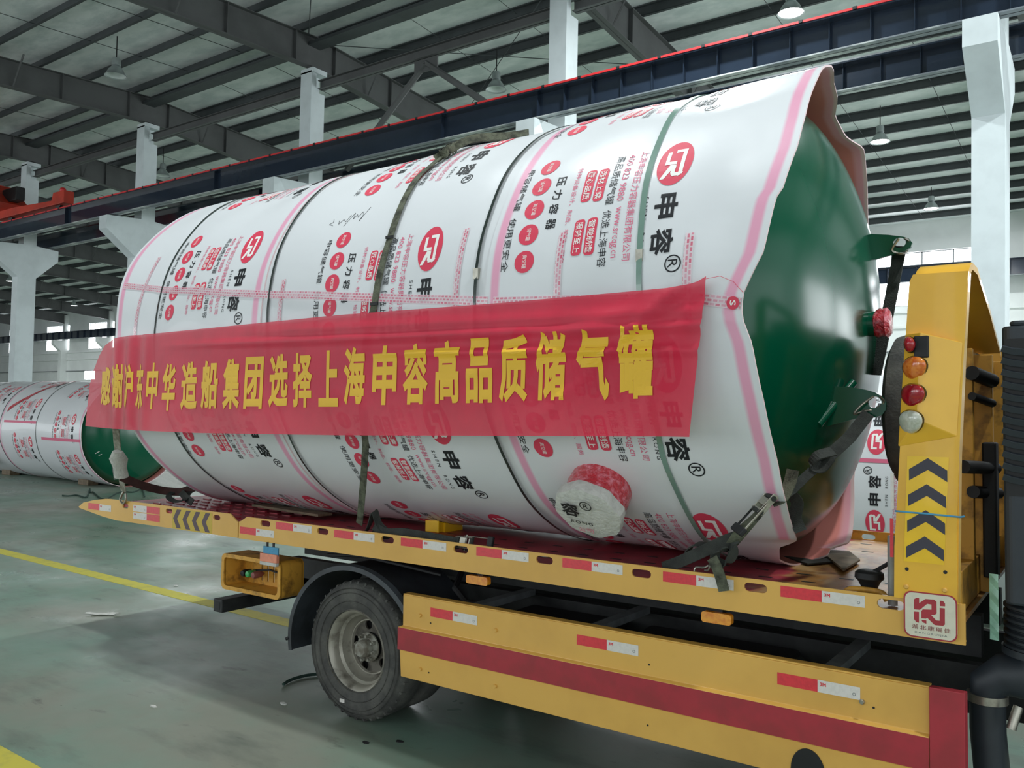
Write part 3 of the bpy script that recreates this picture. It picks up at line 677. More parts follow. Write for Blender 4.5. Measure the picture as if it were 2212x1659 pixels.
# little print beside the wrap's right edge
fl = Flat(); fl.ell(0, 0, .03, .03, 0, 20); fl.text('S', -.012, .012, -.014, .014, 2, .02, h=.001)
place_print(tank, m3, (lambda q: q)(fl.bent(.05)), 'printed_mark', 2.755, rad(92.4), RT+.012, disp3, YC, ZC, lift=.008)
# handwriting on the middle mat
mb = MB(); mb.raw = False
pts = [(-.13, 58.0), (-.12, 59.2), (-.15, 59.8), (-.11, 60.4), (-.07, 58.8), (-.06, 60.2), (-.03, 58.6), (0, 59.6), (.02, 57.2), (.0, 61.2), (.05, 56.6), (.06, 59), (.08, 57.4), (.1, 58.6), (.12, 56.6), (.14, 57.8), (.13, 60.2), (.17, 55.2)]
for i in range(len(pts)-1):
    if i in (3, 8): continue
    q = [surf(np.array([pts[j][0]]), np.array([rad(pts[j][1])]), .002, RT)[0] for j in (i, i+1)]
    mb.tube(q, .0011, 4)
tank.part('handwriting', mb, 'print_black', m2)
# lifting lugs on the near head and the far end
def lug(x0, y0, z0, tip, th, parent=None, hole=True):
    """plate from the head towards tip; built in its own plane"""
    root = np.array([x0, y0, z0]); d = np.array(tip)-root; Lg = np.linalg.norm(d); d /= Lg
    n = np.cross(d, th); n /= np.linalg.norm(n); s_ = np.cross(n, d)
    out = [(-.06, -.17), (Lg-.08, -.085)]+[(Lg-.08+.085*math.sin(t), -.085*math.cos(t)) for t in np.linspace(.2, PI-.2, 9)]+[(Lg-.08, .085), (-.06, .12)]
    c0 = Lg-.085; hole_ = [(c0+.036*math.cos(t), .036*math.sin(t)) for t in np.linspace(0, 2*PI, 17)[:-1]]
    mb = MB(); mb.plate([out, hole_], -.011, .011)
    mb.v = [tuple(root+d*p[0]+s_*p[2]+n*p[1]) for p in mb.v]; return mb, root+d*c0
def lug_px(px, hole, y, extra):
    P = [T(p[0], p[1], 1, y)[[0, 2]] for p in px]; c = T(hole[0], hole[1], 1, y)
    hl = [(c[0]+.034*math.cos(t), c[2]+.030*math.sin(t)) for t in np.linspace(0, 2*PI, 17)[:-1]]
    mb = MB(); mb.plate([[tuple(p) for p in P]+extra, hl], y-.011, y+.011); return mb, np.array(c)
mb, H1 = lug_px([(1884, 506), (1920, 508), (1952, 512), (1964, 516), (1971, 525), (1968, 535), (1955, 543), (1930, 550), (1893, 561)], (1944, 525), 1.15, [(2.93, 3.0), (2.90, 3.14)])
tank.part('lifting_lug', mb, 'green', bevel=.003)
mb, H2 = lug_px([(1838, 836), (1870, 842), (1892, 848), (1907, 857), (1915, 871), (1914, 886), (1905, 898), (1888, 902), (1865, 900), (1788, 921)], (1890, 869), .50, [(2.86, 2.02), (2.92, 2.23)])
tank.part('lifting_lug', mb, 'green', bevel=.003)
mb = MB(); mb.tube([T(1767, 918, 1, .40), T(1843, 826, 1, .62)], .022, 10); tank.part('lug_pad', mb, 'green', smooth=60)
mb = MB(); mb.box(-2.95, -2.45, .45, .75, 2.70, 2.73); mb.box(-2.9, -2.5, .58, .62, 2.35, 2.70); tank.part('lifting_lug', mb, 'green', bevel=.004, label='green lug at the rear end')
# outlet on the head wrapped in red film
mb = MB(); mb.lathe([(.07, -.02), (.07, .075), (0, .075)], (3.0, .97, 2.60), 'x', 20); tank.part('outlet_pipe', mb, 'green', smooth=40)
mb = MB(); mb.lathe([(.074, .05), (.082, .07), (.078, .09), (.084, .11), (.06, .13), (0, .132)], (3.0, .97, 2.60), 'x', 20)
mb.v = [(p[0], p[1]+.006*math.sin(40*p[2]), p[2]+.007*math.sin(55*p[1]+30*p[0])) for p in mb.v]; tank.part('film_cap', mb, 'red_tape', smooth=50, label='crinkled red film over the outlet')
# wrapped side nozzle
an = rad(133.5); xn = 1.85
dv = np.array([0, -math.sin(an), math.cos(an)]); base_n = np.array([xn, YC, ZC])+dv*1.36
ux = np.array([1.0, 0, 0]); uy = np.cross(dv, ux)
def ringpts(h, r, n=28, f=None):
    return [tuple(base_n+dv*h+ux*r*(f(i) if f else 1)*math.cos(2*PI*i/n)+uy*r*(f(i) if f else 1)*math.sin(2*PI*i/n)) for i in range(n+1)]
oc = lambda i: 1.0+.035*math.cos(8*2*PI*i/28+.4)
mb = MB(); mb.grid([ringpts(h, r) for h, r in ((-.04, .185), (.06, .175), (.09, .18), (.12, .172), (.15, .18), (.18, .176))]); 
noz = tank.part('side_nozzle', mb, 'red_tape', smooth=50, label='side nozzle bound with red film')
mb = MB(); mb.grid([ringpts(h, r, 28, oc) for h, r in ((.165, .17), (.17, .192), (.20, .196), (.235, .19), (.246, .15), (.25, .08), (.252, .0005))]); tank.part('nozzle_cover', mb, 'cloth_white', noz, smooth=35, label='white mat cap tied over the nozzle')
f2 = Flat(); f2.text('容', -.135, -.03, -.01, .095, 1, .03); f2.ring(.02, .095, .035, .035, .006, 1); f2.text('R', .006, .036, .075, .115, 1)
f2.text('RONG', -.10, .03, -.065, -.04, 1, .01, 1.2); f2.text('公司', -.07, .02, -.13, -.095, 3)
mb = MB(); mb.raw = True; ca, sa = math.cos(-.15), math.sin(-.15)
mb.add([tuple(base_n+dv*(.259)+ux*(p[0]*ca-p[1]*sa)-uy*(p[0]*sa+p[1]*ca)*(-1)) for p in f2.v], f2.f); mb.m = list(f2.m)
tank.part('printed_text', mb, PM, noz, kind='stuff')
mb = MB(); P = [surf(np.array([x]), np.array([a]), .004, RT+.009, disp3)[0] for x, a in ((1.80, rad(130.2)), (1.84, rad(127.0)), (1.87, rad(130.2)))]
mb.add(P, [(0, 1, 2)]); tank.part('mat_slit', mb, 'black', m3)

# ------------------------------------------------------------------ red banner
CH = '感谢沪东中华造船集团选择上海申容高品质储气罐'
CS = [(231, 834), (260, 834), (288, 835), (311, 835), (337, 834), (371, 836), (415, 834), (460, 832), (508, 829), (555, 827), (607, 823), (658, 821), (715, 818), (771, 812), (836, 811), (902, 808), (971, 804), (1042, 801), (1117, 797), (1196, 791), (1285, 789), (1378, 782)]
def ban_y(x, z):
    x = np.asarray(x, float); z = np.asarray(z, float); v = (2.66-z)/.72
    y = -.475+.008*np.sin(2.1*x+1)*v-.012*v+.008*np.sin(5.3*x+4*z)*v
    y = y-.020*np.exp(-((z-2.53+.02*x)/.022)**2)*np.clip((x+1.8)/1, 0, 1)
    y = y-.014*np.exp(-((z-2.44+.03*x)/.02)**2)*np.clip((x-.2)/1, 0, 1)-.012*np.exp(-(((2.66-z)-.28*(2.6-x))/.05)**2)*np.clip((x-.9)/1, 0, 1)-.012*np.exp(-(((2.66-z)-2.2*(2.6-x))/.09)**2)*np.clip((x-1.9)/.5, 0, 1)      # long slack folds below the top hem
    y = y-.012*np.exp(-((z-2.60+.022*x)/.03)**2)*np.clip((x+1)/1, 0, 1)
    y = y-.014*(1+np.sin((x+2.45)*2*PI/.24))*np.exp(-((x+2.15)/.26)**4)
    y = y+.05*np.clip((-2.52-x)/.4, 0, 1)
    y = y-.018*np.exp(-(((x-2.5)*.8+(2.66-z))/.03)**2)*np.clip((x-1.6)/.7, 0, 1)
    return y
TX = [(-2.90, 1.955), (-2.88, 2.16), (-2.86, 2.29), (-2.80, 2.40), (-2.69, 2.52), (-2.58, 2.60), (-2.42, 2.65), (-2.3, 2.662), (0.2, 2.679), (1.5, 2.664), (2.50, 2.664), (2.60, 2.675), (2.646, 2.70)]
BX = [(-2.90, 1.94), (-2.44, 1.927), (-1.87, 1.918), (-1.24, 1.914), (.23, 1.927), (1.54, 1.951), (2.52, 1.967), (2.646, 1.967)]
mb = MB(); mb.raw = True; P = []
for x in np.concatenate([np.linspace(-2.90, -1.7, 60), np.linspace(-1.68, 2.646, 110)]):
    zt = float(np.interp(x, [p[0] for p in TX], [p[1] for p in TX])); zb = float(np.interp(x, [p[0] for p in BX], [p[1] for p in BX])); row = []
    for t in np.linspace(0, 1, 40):
        z = zt+(zb-zt)*t; xx = x-(.085*t)*max(0, (x-2.0)/.646); row.append((xx, float(ban_y(xx, z)), z))
    P.append(row)
mb.grid(P)
def banner_mat():
    m = mat('banner_cloth', rgb(222, 26, 66), 0.5, noise=0.12, scale=3, spec=0.35, bump=0.08, bscale=12)
    b = m.node_tree.nodes['Principled BSDF']; b.inputs['Alpha'].default_value = 0.86; b.inputs['Sheen Weight'].default_value = .25
    return m
M['banner'] = banner_mat()
ban = Thing('banner', 'long red cloth banner with yellow characters hung along the wrapped tank', 'banner', (0, -.45, 1.93))
bc = ban.part('cloth', mb, 'banner', smooth=60)
M['banner_ink'] = mat('banner_yellow', rgb(240, 190, 56), 0.5, spec=0.3)
XC = [T(p[0], p[1], 1, -.46) for p in CS]
for i, ch in enumerate(CH):
    x, z = XC[i][0], XC[i][2]
    nb = [abs(XC[j][0]-x) for j in (i-1, i+1) if 0 <= j < len(CH)]; wch = min(nb)*.80 if i else .17
    h = {0: .31}.get(i, .355); 
    bm_ = Flat(); bm_.text(ch, x-wch/2, x+wch/2, z-h/2, z+h/2, 0, .034)
    V, F, Mi = bm_.bent(.03, .018); g = MB(); g.raw = True
    g.v = [(p[0], float(ban_y(p[0], p[1]))-.0030-p[2], p[1]) for p in V]; g.f = F; g.m = Mi
    ban.part('printed_character', g, 'banner_ink', bc)
mb = MB(); mb.tube([(2.64, -.48, 2.69), (2.70, -.46, 2.70), (2.76, -.45, 2.67), (2.80, -.44, 2.62)], .0012, 5); ban.part('tie_string', mb, 'print_red')
# ------------------------------------------------------------------ flatbed truck
truck = Thing('flatbed_truck', 'yellow flatbed tow truck with a red deck carrying the wrapped tank', 'truck', (0, 1.05, 0))
YR = -.08
rail_out = [(-3.672, 1.185), (-3.591, 1.226), (-3.40, 1.262), (-3.207, 1.285), (-2.947, 1.289), (-1.40, 1.287), (-1.315, 1.238), (-1.297, 1.232), (-1.297, 1.111), (-3.02, 1.108), (-3.25, 1.125), (-3.660, 1.172)]
slots_px = [(271, 1093), (365, 1104), (468, 1118), (573, 1131), (697, 1148), (837, 1166), (995, 1187), (1176, 1210), (1385, 1239), (1632, 1270), (1924, 1306)]
SL = [T(p[0], p[1], 1, YR) for p in slots_px]
mb = MB(); mb.plate([rail_out]+[slot(p[0], p[2], .092, .038) for p in SL if p[0] < -1.35], YR, YR+.012); truck.part('tail_side_rail', mb, 'yellow', bevel=.002)
r2 = [(-1.285, 1.236), (-1.262, 1.242), (-1.19, 1.279), (3.39, 1.278), (3.39, 1.278), (3.626, 1.281), (3.626, 1.110), (-1.285, 1.110)]
mb = MB(); mb.plate([r2]+[slot(p[0], p[2], .115, .042) for p in SL if p[0] > -1.35], YR, YR+.012); mb.box(-1.26, 3.62, YR+.012, YR+.07, 1.110, 1.118)
truck.part('side_rail', mb, 'yellow', bevel=.002)
for (nm, out, xs) in (('tail_side_rail', rail_out, [p for p in SL if p[0] < -1.35]), ('side_rail', r2, [p for p in SL if p[0] > -1.35])):
    mb = MB(); mb.plate([out]+[slot(p[0], p[2], .092, .036) for p in xs], 2.17, 2.182); truck.part(nm, mb, 'yellow_dirty', label='far side rail of the bed')
def deck_mat():
    m = mat('deck_red_paint', rgb(164, 48, 62), 0.42, col2=rgb(112, 38, 48), scale=3.5, lo=.45, hi=.7, coat=.15, bump=.06, bscale=30)
    nt = m.node_tree; N = nt.nodes; L = nt.links; b = N['Principled BSDF']; tc = N['Texture Coordinate']
    sp = N.new('ShaderNodeSeparateXYZ'); L.new(tc.outputs['Object'], sp.inputs[0])
    nz = N.new('ShaderNodeTexNoise'); nz.inputs['Scale'].default_value = 3; nz.inputs['Detail'].default_value = 6; L.new(tc.outputs['Object'], nz.inputs['Vector'])
    ma = N.new('ShaderNodeMath'); ma.operation = 'MULTIPLY_ADD'; ma.inputs[1].default_value = 1.0; L.new(nz.outputs[0], ma.inputs[0]); L.new(sp.outputs[0], ma.inputs[2])
    r = N.new('ShaderNodeMapRange'); r.inputs[1].default_value = 3.14; r.inputs[2].default_value = 3.24; L.new(ma.outputs[0], r.inputs[0])
    n2 = N.new('ShaderNodeTexNoise'); n2.inputs['Scale'].default_value = 6; n2.inputs['Detail'].default_value = 7; n2.inputs['Roughness'].default_value = .7; L.new(tc.outputs['Object'], n2.inputs['Vector'])
    cr = N.new('ShaderNodeValToRGB'); cr.color_ramp.elements[0].position = .35; cr.color_ramp.elements[0].color = rgb(120, 78, 40); cr.color_ramp.elements[1].position = .62; cr.color_ramp.elements[1].color = rgb(172, 138, 92)
    e = cr.color_ramp.elements.new(.5); e.color = rgb(176, 124, 62); L.new(n2.outputs[0], cr.inputs[0])
    src = b.inputs['Base Color'].links[0].from_socket; mx = N.new('ShaderNodeMix'); mx.data_type = 'RGBA'; L.new(src, mx.inputs['A']); L.new(cr.outputs[0], mx.inputs['B']); L.new(r.outputs[0], mx.inputs['Factor'])
    L.new(mx.outputs['Result'], b.inputs['Base Color']); return m
M['deck'] = deck_mat()
DZ = 1.215
mb = MB(); mb.box(-1.27, 3.62, YR+.013, 2.169, DZ-.02, DZ); dk = truck.part('deck_plate', mb, 'deck', label='red deck worn to rust at its front')
mb = MB(); mb.hexa([(-3.58, YR+.013, 1.19), (-3.58, 2.169, 1.19), (-3.58, 2.169, 1.205), (-3.58, YR+.013, 1.205)], [(-2.95, YR+.013, 1.235), (-2.95, 2.169, 1.235), (-2.95, 2.169, 1.27), (-2.95, YR+.013, 1.27)])
mb.hexa([(-2.95, YR+.013, 1.235), (-2.95, 2.169, 1.235), (-2.95, 2.169, 1.27), (-2.95, YR+.013, 1.27)], [(-1.30, YR+.013, 1.2), (-1.30, 2.169, 1.2), (-1.30, 2.169, DZ), (-1.30, YR+.013, DZ)])
tp = truck.part('tail_plate', mb, 'deck')
mb = MB()
for j in range(16):
    y = .1+.125*j
    for i in range(9):
        x = -2.75+.16*i; z = float(np.interp(x, [-2.95, -1.30], [1.272, DZ+.002])); mb.box(x, x+.1, y, y+.02, z-.004, z+.004)
truck.part('tread_bars', mb, 'deck', tp, kind='stuff')
mb = MB()
for i in range(20):
    for y in (.12, .34, .55, 1.6, 1.95):
        x = -1.1+.225*i+(.09 if y in (.34, 1.6) else 0); mb.box(x, x+.07, y, y+.022, DZ-.001, DZ+.0012)
truck.part('deck_slots', mb, 'black', dk, kind='stuff')
# reflective strips
def strip(pxs, row_h=.052, y=YR, rev=False, h0=None, nm='reflective_strip'):
    (xa, ya), xm, xb = pxs
    a = T(xa, ya, 1, y-.001); zt = a[2]
    def X(px): return T(px, ya+(px-xa)*.15, 1, y-.001)[0]
    x0, x1, x2 = a[0], X(xm), X(xb)
    fl = Flat(); fl.poly([(x0, zt-row_h), (x1, zt-row_h), (x1, zt), (x0, zt)], 1 if rev else 0); fl.poly([(x1, zt-row_h), (x2, zt-row_h), (x2, zt), (x1, zt)], 0 if rev else 1)
    w0 = x1 if not rev else x0; ww = (x2-x1) if not rev else (x1-x0)
    fl.text('3M', w0+ww*.06, w0+ww*.20, zt-row_h*.48, zt-row_h*.18, 0, .04, h=.0006)
    fl.ring(w0+ww*.86, zt-row_h*.62, row_h*.13, row_h*.13, row_h*.04, 2, 14, h=.0006)
    mb = flat_on_plane(fl, (0, y, 0), (1, 0, 0), (0, 0, 1), (0, -1, 0), .0012)
    return truck.part(nm, mb, ['strip_red', 'strip_white', 'grey_steel'])
for p in (((518, 1137), 553, 592), ((596, 1127), 633, 673), ((722, 1144), 764, 809), ((866, 1161), 913, 964), ((1029, 1181), 1084, 1142), ((1215, 1205), 1278, 1345), ((1432, 1234), 1504, 1585), ((1686, 1265), 1775, 1868)): strip(p)
strip(((191, 1086), 215, 240), .055); strip(((288, 1090), 317, 345), .056, rev=True); strip(((288, 1106), 317, 345), .056, rev=True)
# chevrons on the tail rail
fl = Flat(); x0 = T(372, 1125, 1, YR)[0]; x1 = T(458, 1135, 1, YR)[0]; z0, z1 = 1.112, 1.278
fl.poly([(x0, z0), (x1, z0), (x1, z1), (x0, z1)], 0)
for k in range(4):
    c = x0+.015+(x1-x0-.02)*k/4; w_ = .062; zm = (z0+z1)/2
    fl.poly([(c, zm), (c+.05, z1-.008), (c+.05+w_, z1-.008), (c+w_*.9, zm)], 1, .0006); fl.poly([(c, zm), (c+w_*.9, zm), (c+.05+w_, z0+.008), (c+.05, z0+.008)], 1, .0006)
truck.part('chevron_sticker', flat_on_plane(fl, (0, YR, 0), (1, 0, 0), (0, 0, 1), (0, -1, 0), .0012), ['sticker_dull', 'chevron_purple'])
# side skirt
YS = -.075
sk = [(.417, .897), (.417, .705), (3.485, .712), (3.485, .906)]
mb = MB(); mb.prism([(YS, .905), (YS, .712), (YS-.02, .702), (YS-.02, .560), (YS, .552), (YS, .385), (YS+.02, .385), (YS+.02, .905)], 0, .405, 3.485)
mb.v = [(p[0]+(.012 if p[2] > .71 else -.012 if p[2] > .55 else 0) if p[0] < 1 else p[0], p[1], p[2]) for p in mb.v]
mb.prism([(YS+.0, .905), (YS+.06, .905), (YS+.06, .913), (YS, .913)], 0, .417, 3.485)
hol = []
sk_o = truck.part('side_skirt', mb, 'yellow', bevel=.003, label='long yellow side skirt')
fl = Flat(); fl.poly([(.393, .560), (3.485, .560), (3.485, .700), (.393, .700)], 0)
truck.part('red_stripe', flat_on_plane(fl, (0, YS-.02, 0), (1, 0, 0), (0, 0, 1), (0, -1, 0), .001), ['red_skirt'], sk_o)
mb = MB(); mb.box(3.487, 3.622, YS-.022, YS+.02, .30, .915); mb.hexa([(3.487, YS+.02, .30), (3.622, YS+.02, .30), (3.622, YS+.06, .30), (3.487, YS+.06, .30)], [(3.487, YS+.02, .905), (3.622, YS+.02, .905), (3.622, YS+.06, .905), (3.487, YS+.06, .905)])
truck.part('skirt_end_plate', mb, 'red_skirt', sk_o, bevel=.003, label='red end plate of the skirt')
for p in (((930, 1312), 978, 1031), ((1246, 1370), 1311, 1379), ((1679, 1452), 1766, 1858)): strip(p, .056, YS)
pm = None
for (px, py) in ((906, 1330), (1069, 1362), (906, 1446), (1068, 1483), (1861, 1517)):
    q = T(px, py, 1, YS-.01); mb = MB(); mb.lathe([(0, -.012), (.009, -.012), (.012, -.006), (.012, .002)], (q[0], YS, q[2]), 'y', 12); truck.part('bolt', mb, 'zinc' if px > 1800 else 'yellow', sk_o)
for (px, py) in ((930, 1346), (926, 1453), (1402, 1436), (1399, 1567), (1887, 1529)):
    q = T(px, py, 1, YS-.002); mb = MB(); mb.plate([slot(q[0], q[2], .011, .009)], YS-.0025, YS-.0005); truck.part('hole', mb, 'black', sk_o)
q = T(1745, 1640, 1, YS); fl = [(q[0]+.078*math.cos(t), .425+(.105 if 1 else 0)*math.sin(t)) for t in np.linspace(0, PI, 16)]
mb = MB(); mb.plate([fl+[(q[0]-.078, .386), (q[0]+.078, .386)]], YS-.004, YS-.0005); truck.part('skirt_cutout', mb, 'black', sk_o)
# side marker lamps under the bed
for (xa, ya, xb, yb) in ((1012, 1243, 1058, 1262), (1519, 1321, 1583, 1347)):
    a = T(xa, ya, 1, -.06); b = T(xb, yb, 1, -.06); mb = MB()
    mb.plate([roundrect(a[0], b[0], b[2]-.008, a[2]+.008, .014)], -.085, -.05); truck.part('side_marker_lamp', mb, 'amber', bevel=.006)
    mb = MB(); mb.box((a[0]+b[0])/2-.02, (a[0]+b[0])/2+.02, -.05, .1, a[2]-.0, 1.112); truck.part('lamp_bracket', mb, 'black')
# wheels
def wheel(xc, y0, sgn, full=True, zc=.463, lab=None):
    e = bpy.data.objects.new('wheel', None); C.objects.link(e); e.parent = truck.e; 
    if lab: e['label'] = lab
    s = sgn; R_ = .463
    mb = MB(); prof = [(.262, .035), (.27, .012), (.30, .004), (.35, -.004), (.40, .0), (.432, .012), (.452, .03), (.461, .05), (.463, .12), (.461, .20), (.44, .235), (.36, .25), (.27, .235), (.25, .2), (.25, .06)]
    mb.lathe([(r, h*s) for r, h in prof], (xc, y0, zc), 'y', 64, close=True); truck.part('tyre', mb, 'tyre', e, smooth=30)
    if not full: return e
    gm = MB()
    for k in range(40):
        a = 2*PI*k/40; c, s2 = math.cos(a), math.sin(a)
        gm.hexa([(xc+s2*.44-c*.008, y0+s*.022, zc+c*.44+s2*.008), (xc+s2*.44+c*.008, y0+s*.022, zc+c*.44-s2*.008), (xc+s2*.462+c*.008, y0+s*.03, zc+c*.462-s2*.008), (xc+s2*.462-c*.008, y0+s*.03, zc+c*.462+s2*.008)],
                [(xc+s2*.45-c*.008, y0+s*.06, zc+c*.45+s2*.008), (xc+s2*.45+c*.008, y0+s*.06, zc+c*.45-s2*.008), (xc+s2*.468+c*.008, y0+s*.06, zc+c*.468-s2*.008), (xc+s2*.468-c*.008, y0+s*.06, zc+c*.468+s2*.008)])
    truck.part('tread_lugs', gm, 'tyre', e, kind='stuff')
    tg = MB()
    for rr in (.33, .385, .415):
        tg.lathe([(rr, .001), (rr+.003, -.0065), (rr+.006, -.0005)], (xc, y0, zc), 'y', 64)
    tg.v = [(p[0], p[1]-.001, p[2]) for p in tg.v]; truck.part('sidewall_rings', tg, 'tyre', e, smooth=30)
    mb = MB(); mb.lathe([(.272, .0), (.276, .012), (.262, .02), (.25, .03), (.243, .05), (.238, .085), (.222, .10), (.215, .14), (.20, .17), (.185, .18), (.18, .182)], (xc, y0, zc), 'y', 64); rim = truck.part('rim', mb, 'rim', e, smooth=35)
    # disc with hand holes
    hs = [rad(-12-72*k) for k in range(5)]; cc = lambda cx_, cz_, r, n=40: [(cx_+r*math.cos(2*PI*i/n), cz_+r*math.sin(2*PI*i/n)) for i in range(n)]
    mb = MB(); mb.plate([cc(xc, zc, .192, 64), cc(xc, zc, .095)]+[cc(xc+.147*math.sin(h_), zc+.147*math.cos(h_), .033, 20) for h_ in hs], y0+s*.165, y0+s*.18); truck.part('disc', mb, 'disc', e, bevel=.004)
    mb = MB(); mb.lathe([(.192, .172), (.186, .150), (.178, .150), (.172, .166)], (xc, y0, zc), 'y', 64); truck.part('disc_bead', mb, 'rim', e, smooth=40)
    mb = MB(); mb.lathe([(.25, .21), (.0, .21)], (xc, y0, zc), 'y', 32); truck.part('brake_drum', mb, 'black', e)
    mb = MB(); mb.lathe([(.10, .138), (.098, .128), (.062, .12), (.058, .07), (.05, .055), (.045, .05), (0, .048)], (xc, y0, zc), 'y', 32); truck.part('hub', mb, 'hub', e, smooth=30)
    for k in range(8):
        a = 2*PI*(k+.3)/8; mb = MB(); mb.lathe([(0, .085), (.009, .085), (.009, .1), (.0135, .1), (.0135, .13), (0, .13)], (xc+.082*math.sin(a), y0, zc+.082*math.cos(a)), 'y', 6); truck.part('lug_nut', mb, 'hub', e)
    mb = MB(); a = rad(196); mb.box(xc+.36*math.sin(a)-.022, xc+.36*math.sin(a)+.022, y0-.008, y0-.004, zc+.36*math.cos(a)-.012, zc+.36*math.cos(a)+.012); truck.part('balance_label', mb, 'strip_white', e)
    return e
WX, WY = -.045, -.055
wheel(WX, WY, 1, lab='near rear wheel with a dirty silver rim'); wheel(WX, WY+.27, 1, False)
wheel(WX, 2.15, -1, False); wheel(WX, 1.88, -1, False)
mb = MB(); mb.tube([(WX, .3, .46), (WX, 1.8, .46)], .085, 16); mb.lathe([(0, -.2), (.16, -.15), (.2, 0), (.16, .15), (0, .2)], (WX, 1.05, .46), 'y', 20); truck.part('rear_axle', mb, 'chassis', smooth=40)
# mudguard arch
mb = MB(); A = np.linspace(rad(-101), rad(72), 36); Ro = .575
rows = []
for (r, y) in ((Ro-.008, .5), (Ro-.008, -.055), (Ro-.03, -.06), (Ro-.03, -.068), (Ro+.003, -.066), (Ro+.012, -.03), (Ro+.004, -.02), (Ro+.004, .5)):
    rows.append([(WX-.03+r*1.1*math.sin(a), y, .47+r*(.97)*math.cos(a)) for a in A])
rows.append(rows[0]); mb.grid(rows); truck.part('mudguard', mb, 'fender', smooth=40)
mb = MB(); mb.tube([(WX-.66, -.06, .45), (WX-.68, -.07, .44)], .012, 8); truck.part('mudguard_bolt', mb, 'black')
# chassis, subframe and crossmembers
for y in (.62, 1.42):
    mb = MB(); mb.box(-1.5, 3.9, y, y+.07, .62, .86); truck.part('chassis_rail', mb, 'chassis', bevel=.004)
    mb = MB(); mb.box(-1.35, 3.6, y+.0, y+.09, .9, 1.1); truck.part('subframe_rail', mb, 'chassis')
for x in (-1.0, -.2, .7, 1.5, 2.4, 3.2):
    mb = MB(); mb.box(x, x+.08, -.02, 2.12, 1.12, 1.19); truck.part('cross_member', mb, 'black')
for x in (.9, 1.75, 3.02):
    mb = MB(); mb.hexa([(x, -.05, .86), (x+.07, -.05, .86), (x+.07, -.05, .90), (x, -.05, .90)], [(x, .62, .86), (x+.07, .62, .86), (x+.07, .62, .90), (x, .62, .90)]); truck.part('skirt_bracket', mb, 'grey_steel')
mb = MB(); mb.lathe([(0, 0), (.24, .01), (.27, .04), (.27, .86), (.24, .89), (0, .9)], (1.9, .36, .58), 'x', 28); truck.part('fuel_tank', mb, 'black', smooth=40)
mb = MB(); mb.box(1.0, 1.7, .12, .55, .42, .82); truck.part('battery_box', mb, 'black', bevel=.02)
mb = MB(); mb.box(-1.2, 3.4, 1.9, 1.95, .38, .9); truck.part('far_skirt', mb, 'chassis')
mb = MB(); mb.tube([(.55, .35, 1.0), (.62, .2, .93), (.75, .16, .86), (1.0, .18, .84)], .022, 8); mb.tube([(-.6, .2, 1.02), (-.2, .15, 1.06), (.2, .14, 1.04), (.5, .2, 1.0)], .012, 6); truck.part('hoses', mb, 'black')
# rear bar and tail-lamp housing
q = T(465, 1306, 1, -.02)
mb = MB(); mb.box(q[0]-.01, q[0]+.10, -.03, 2.15, .50, .60); br = truck.part('underrun_bar', mb, 'chassis', bevel=.006)
mb = MB(); mb.box(q[0]+.015, q[0]+.075, -.032, -.0305, .52, .58); truck.part('bar_opening', mb, 'black', br)
mb = MB(); mb.hexa([(-1.58, .62, .58), (-1.48, .62, .58), (-1.48, .69, .58), (-1.58, .69, .58)], [(-1.5, .62, .86), (-1.4, .62, .86), (-1.4, .69, .86), (-1.5, .69, .86)]); mb.box(-1.5, -.5, .62, .69, .60, .70); truck.part('bar_arm', mb, 'chassis')
YB = -.06
a = T(479, 1196, 1, YB); b = T(604, 1300, 1, YB); bx0, bx1, bz0, bz1 = a[0]-.0, b[0], .70, .975
outer = roundrect(bx0, bx1, bz0, bz1, .045); inner = roundrect(bx0+.03, bx1-.03, bz0+.03, bz1-.03, .03)
hs = truck.part('tail_lamp_housing', MB().plate([outer, inner], YB, YB+.02), 'yellow_dirty', bevel=.004, label='dented yellow box open to the side')
n = len(outer); mb = MB(); mb.grid([[(p[0], YB+.01, p[1]) for p in outer+outer[:1]], [(p[0], YB+.22, p[1]) for p in outer+outer[:1]]]); mb.grid([[(p[0], YB+.01, p[1]) for p in inner+inner[:1]], [(p[0], YB+.2, p[1]) for p in inner+inner[:1]]])
truck.part('housing_wall', mb, 'yellow_dirty', hs, smooth=30)
back = [roundrect(bx0, bx1, bz0, bz1, .045)]+[slot_v for slot_v in [[(x-.008, .76), (x+.008, .76), (x+.008, .90), (x-.008, .90)] for x in (bx0+.24, bx0+.31, bx0+.38, bx0+.5)]]
truck.part('housing_back', MB().plate(back, YB+.2, YB+.21), 'yellow_dirty', hs)
for (dx, m_, nm) in ((.17, 'black', 'dark_cap'), (.23, 'glove_green', 'green_cap'), (.30, 'cap_pink', 'red_cap')):
    mb = MB(); mb.lathe([(0, -.03), (.022, -.025), (.028, 0), (.024, .05), (0, .09)], (bx0+dx, YB+.09, .825), 'y', 14); truck.part('plug_cap', mb, m_, hs, smooth=50)
mb = MB(); mb.tube([(bx0+.2, YB+.15, .84), (bx0+.36, YB+.17, .86), (bx0+.48, YB+.19, .84)], .008, 6); truck.part('wire', mb, 'black', hs)
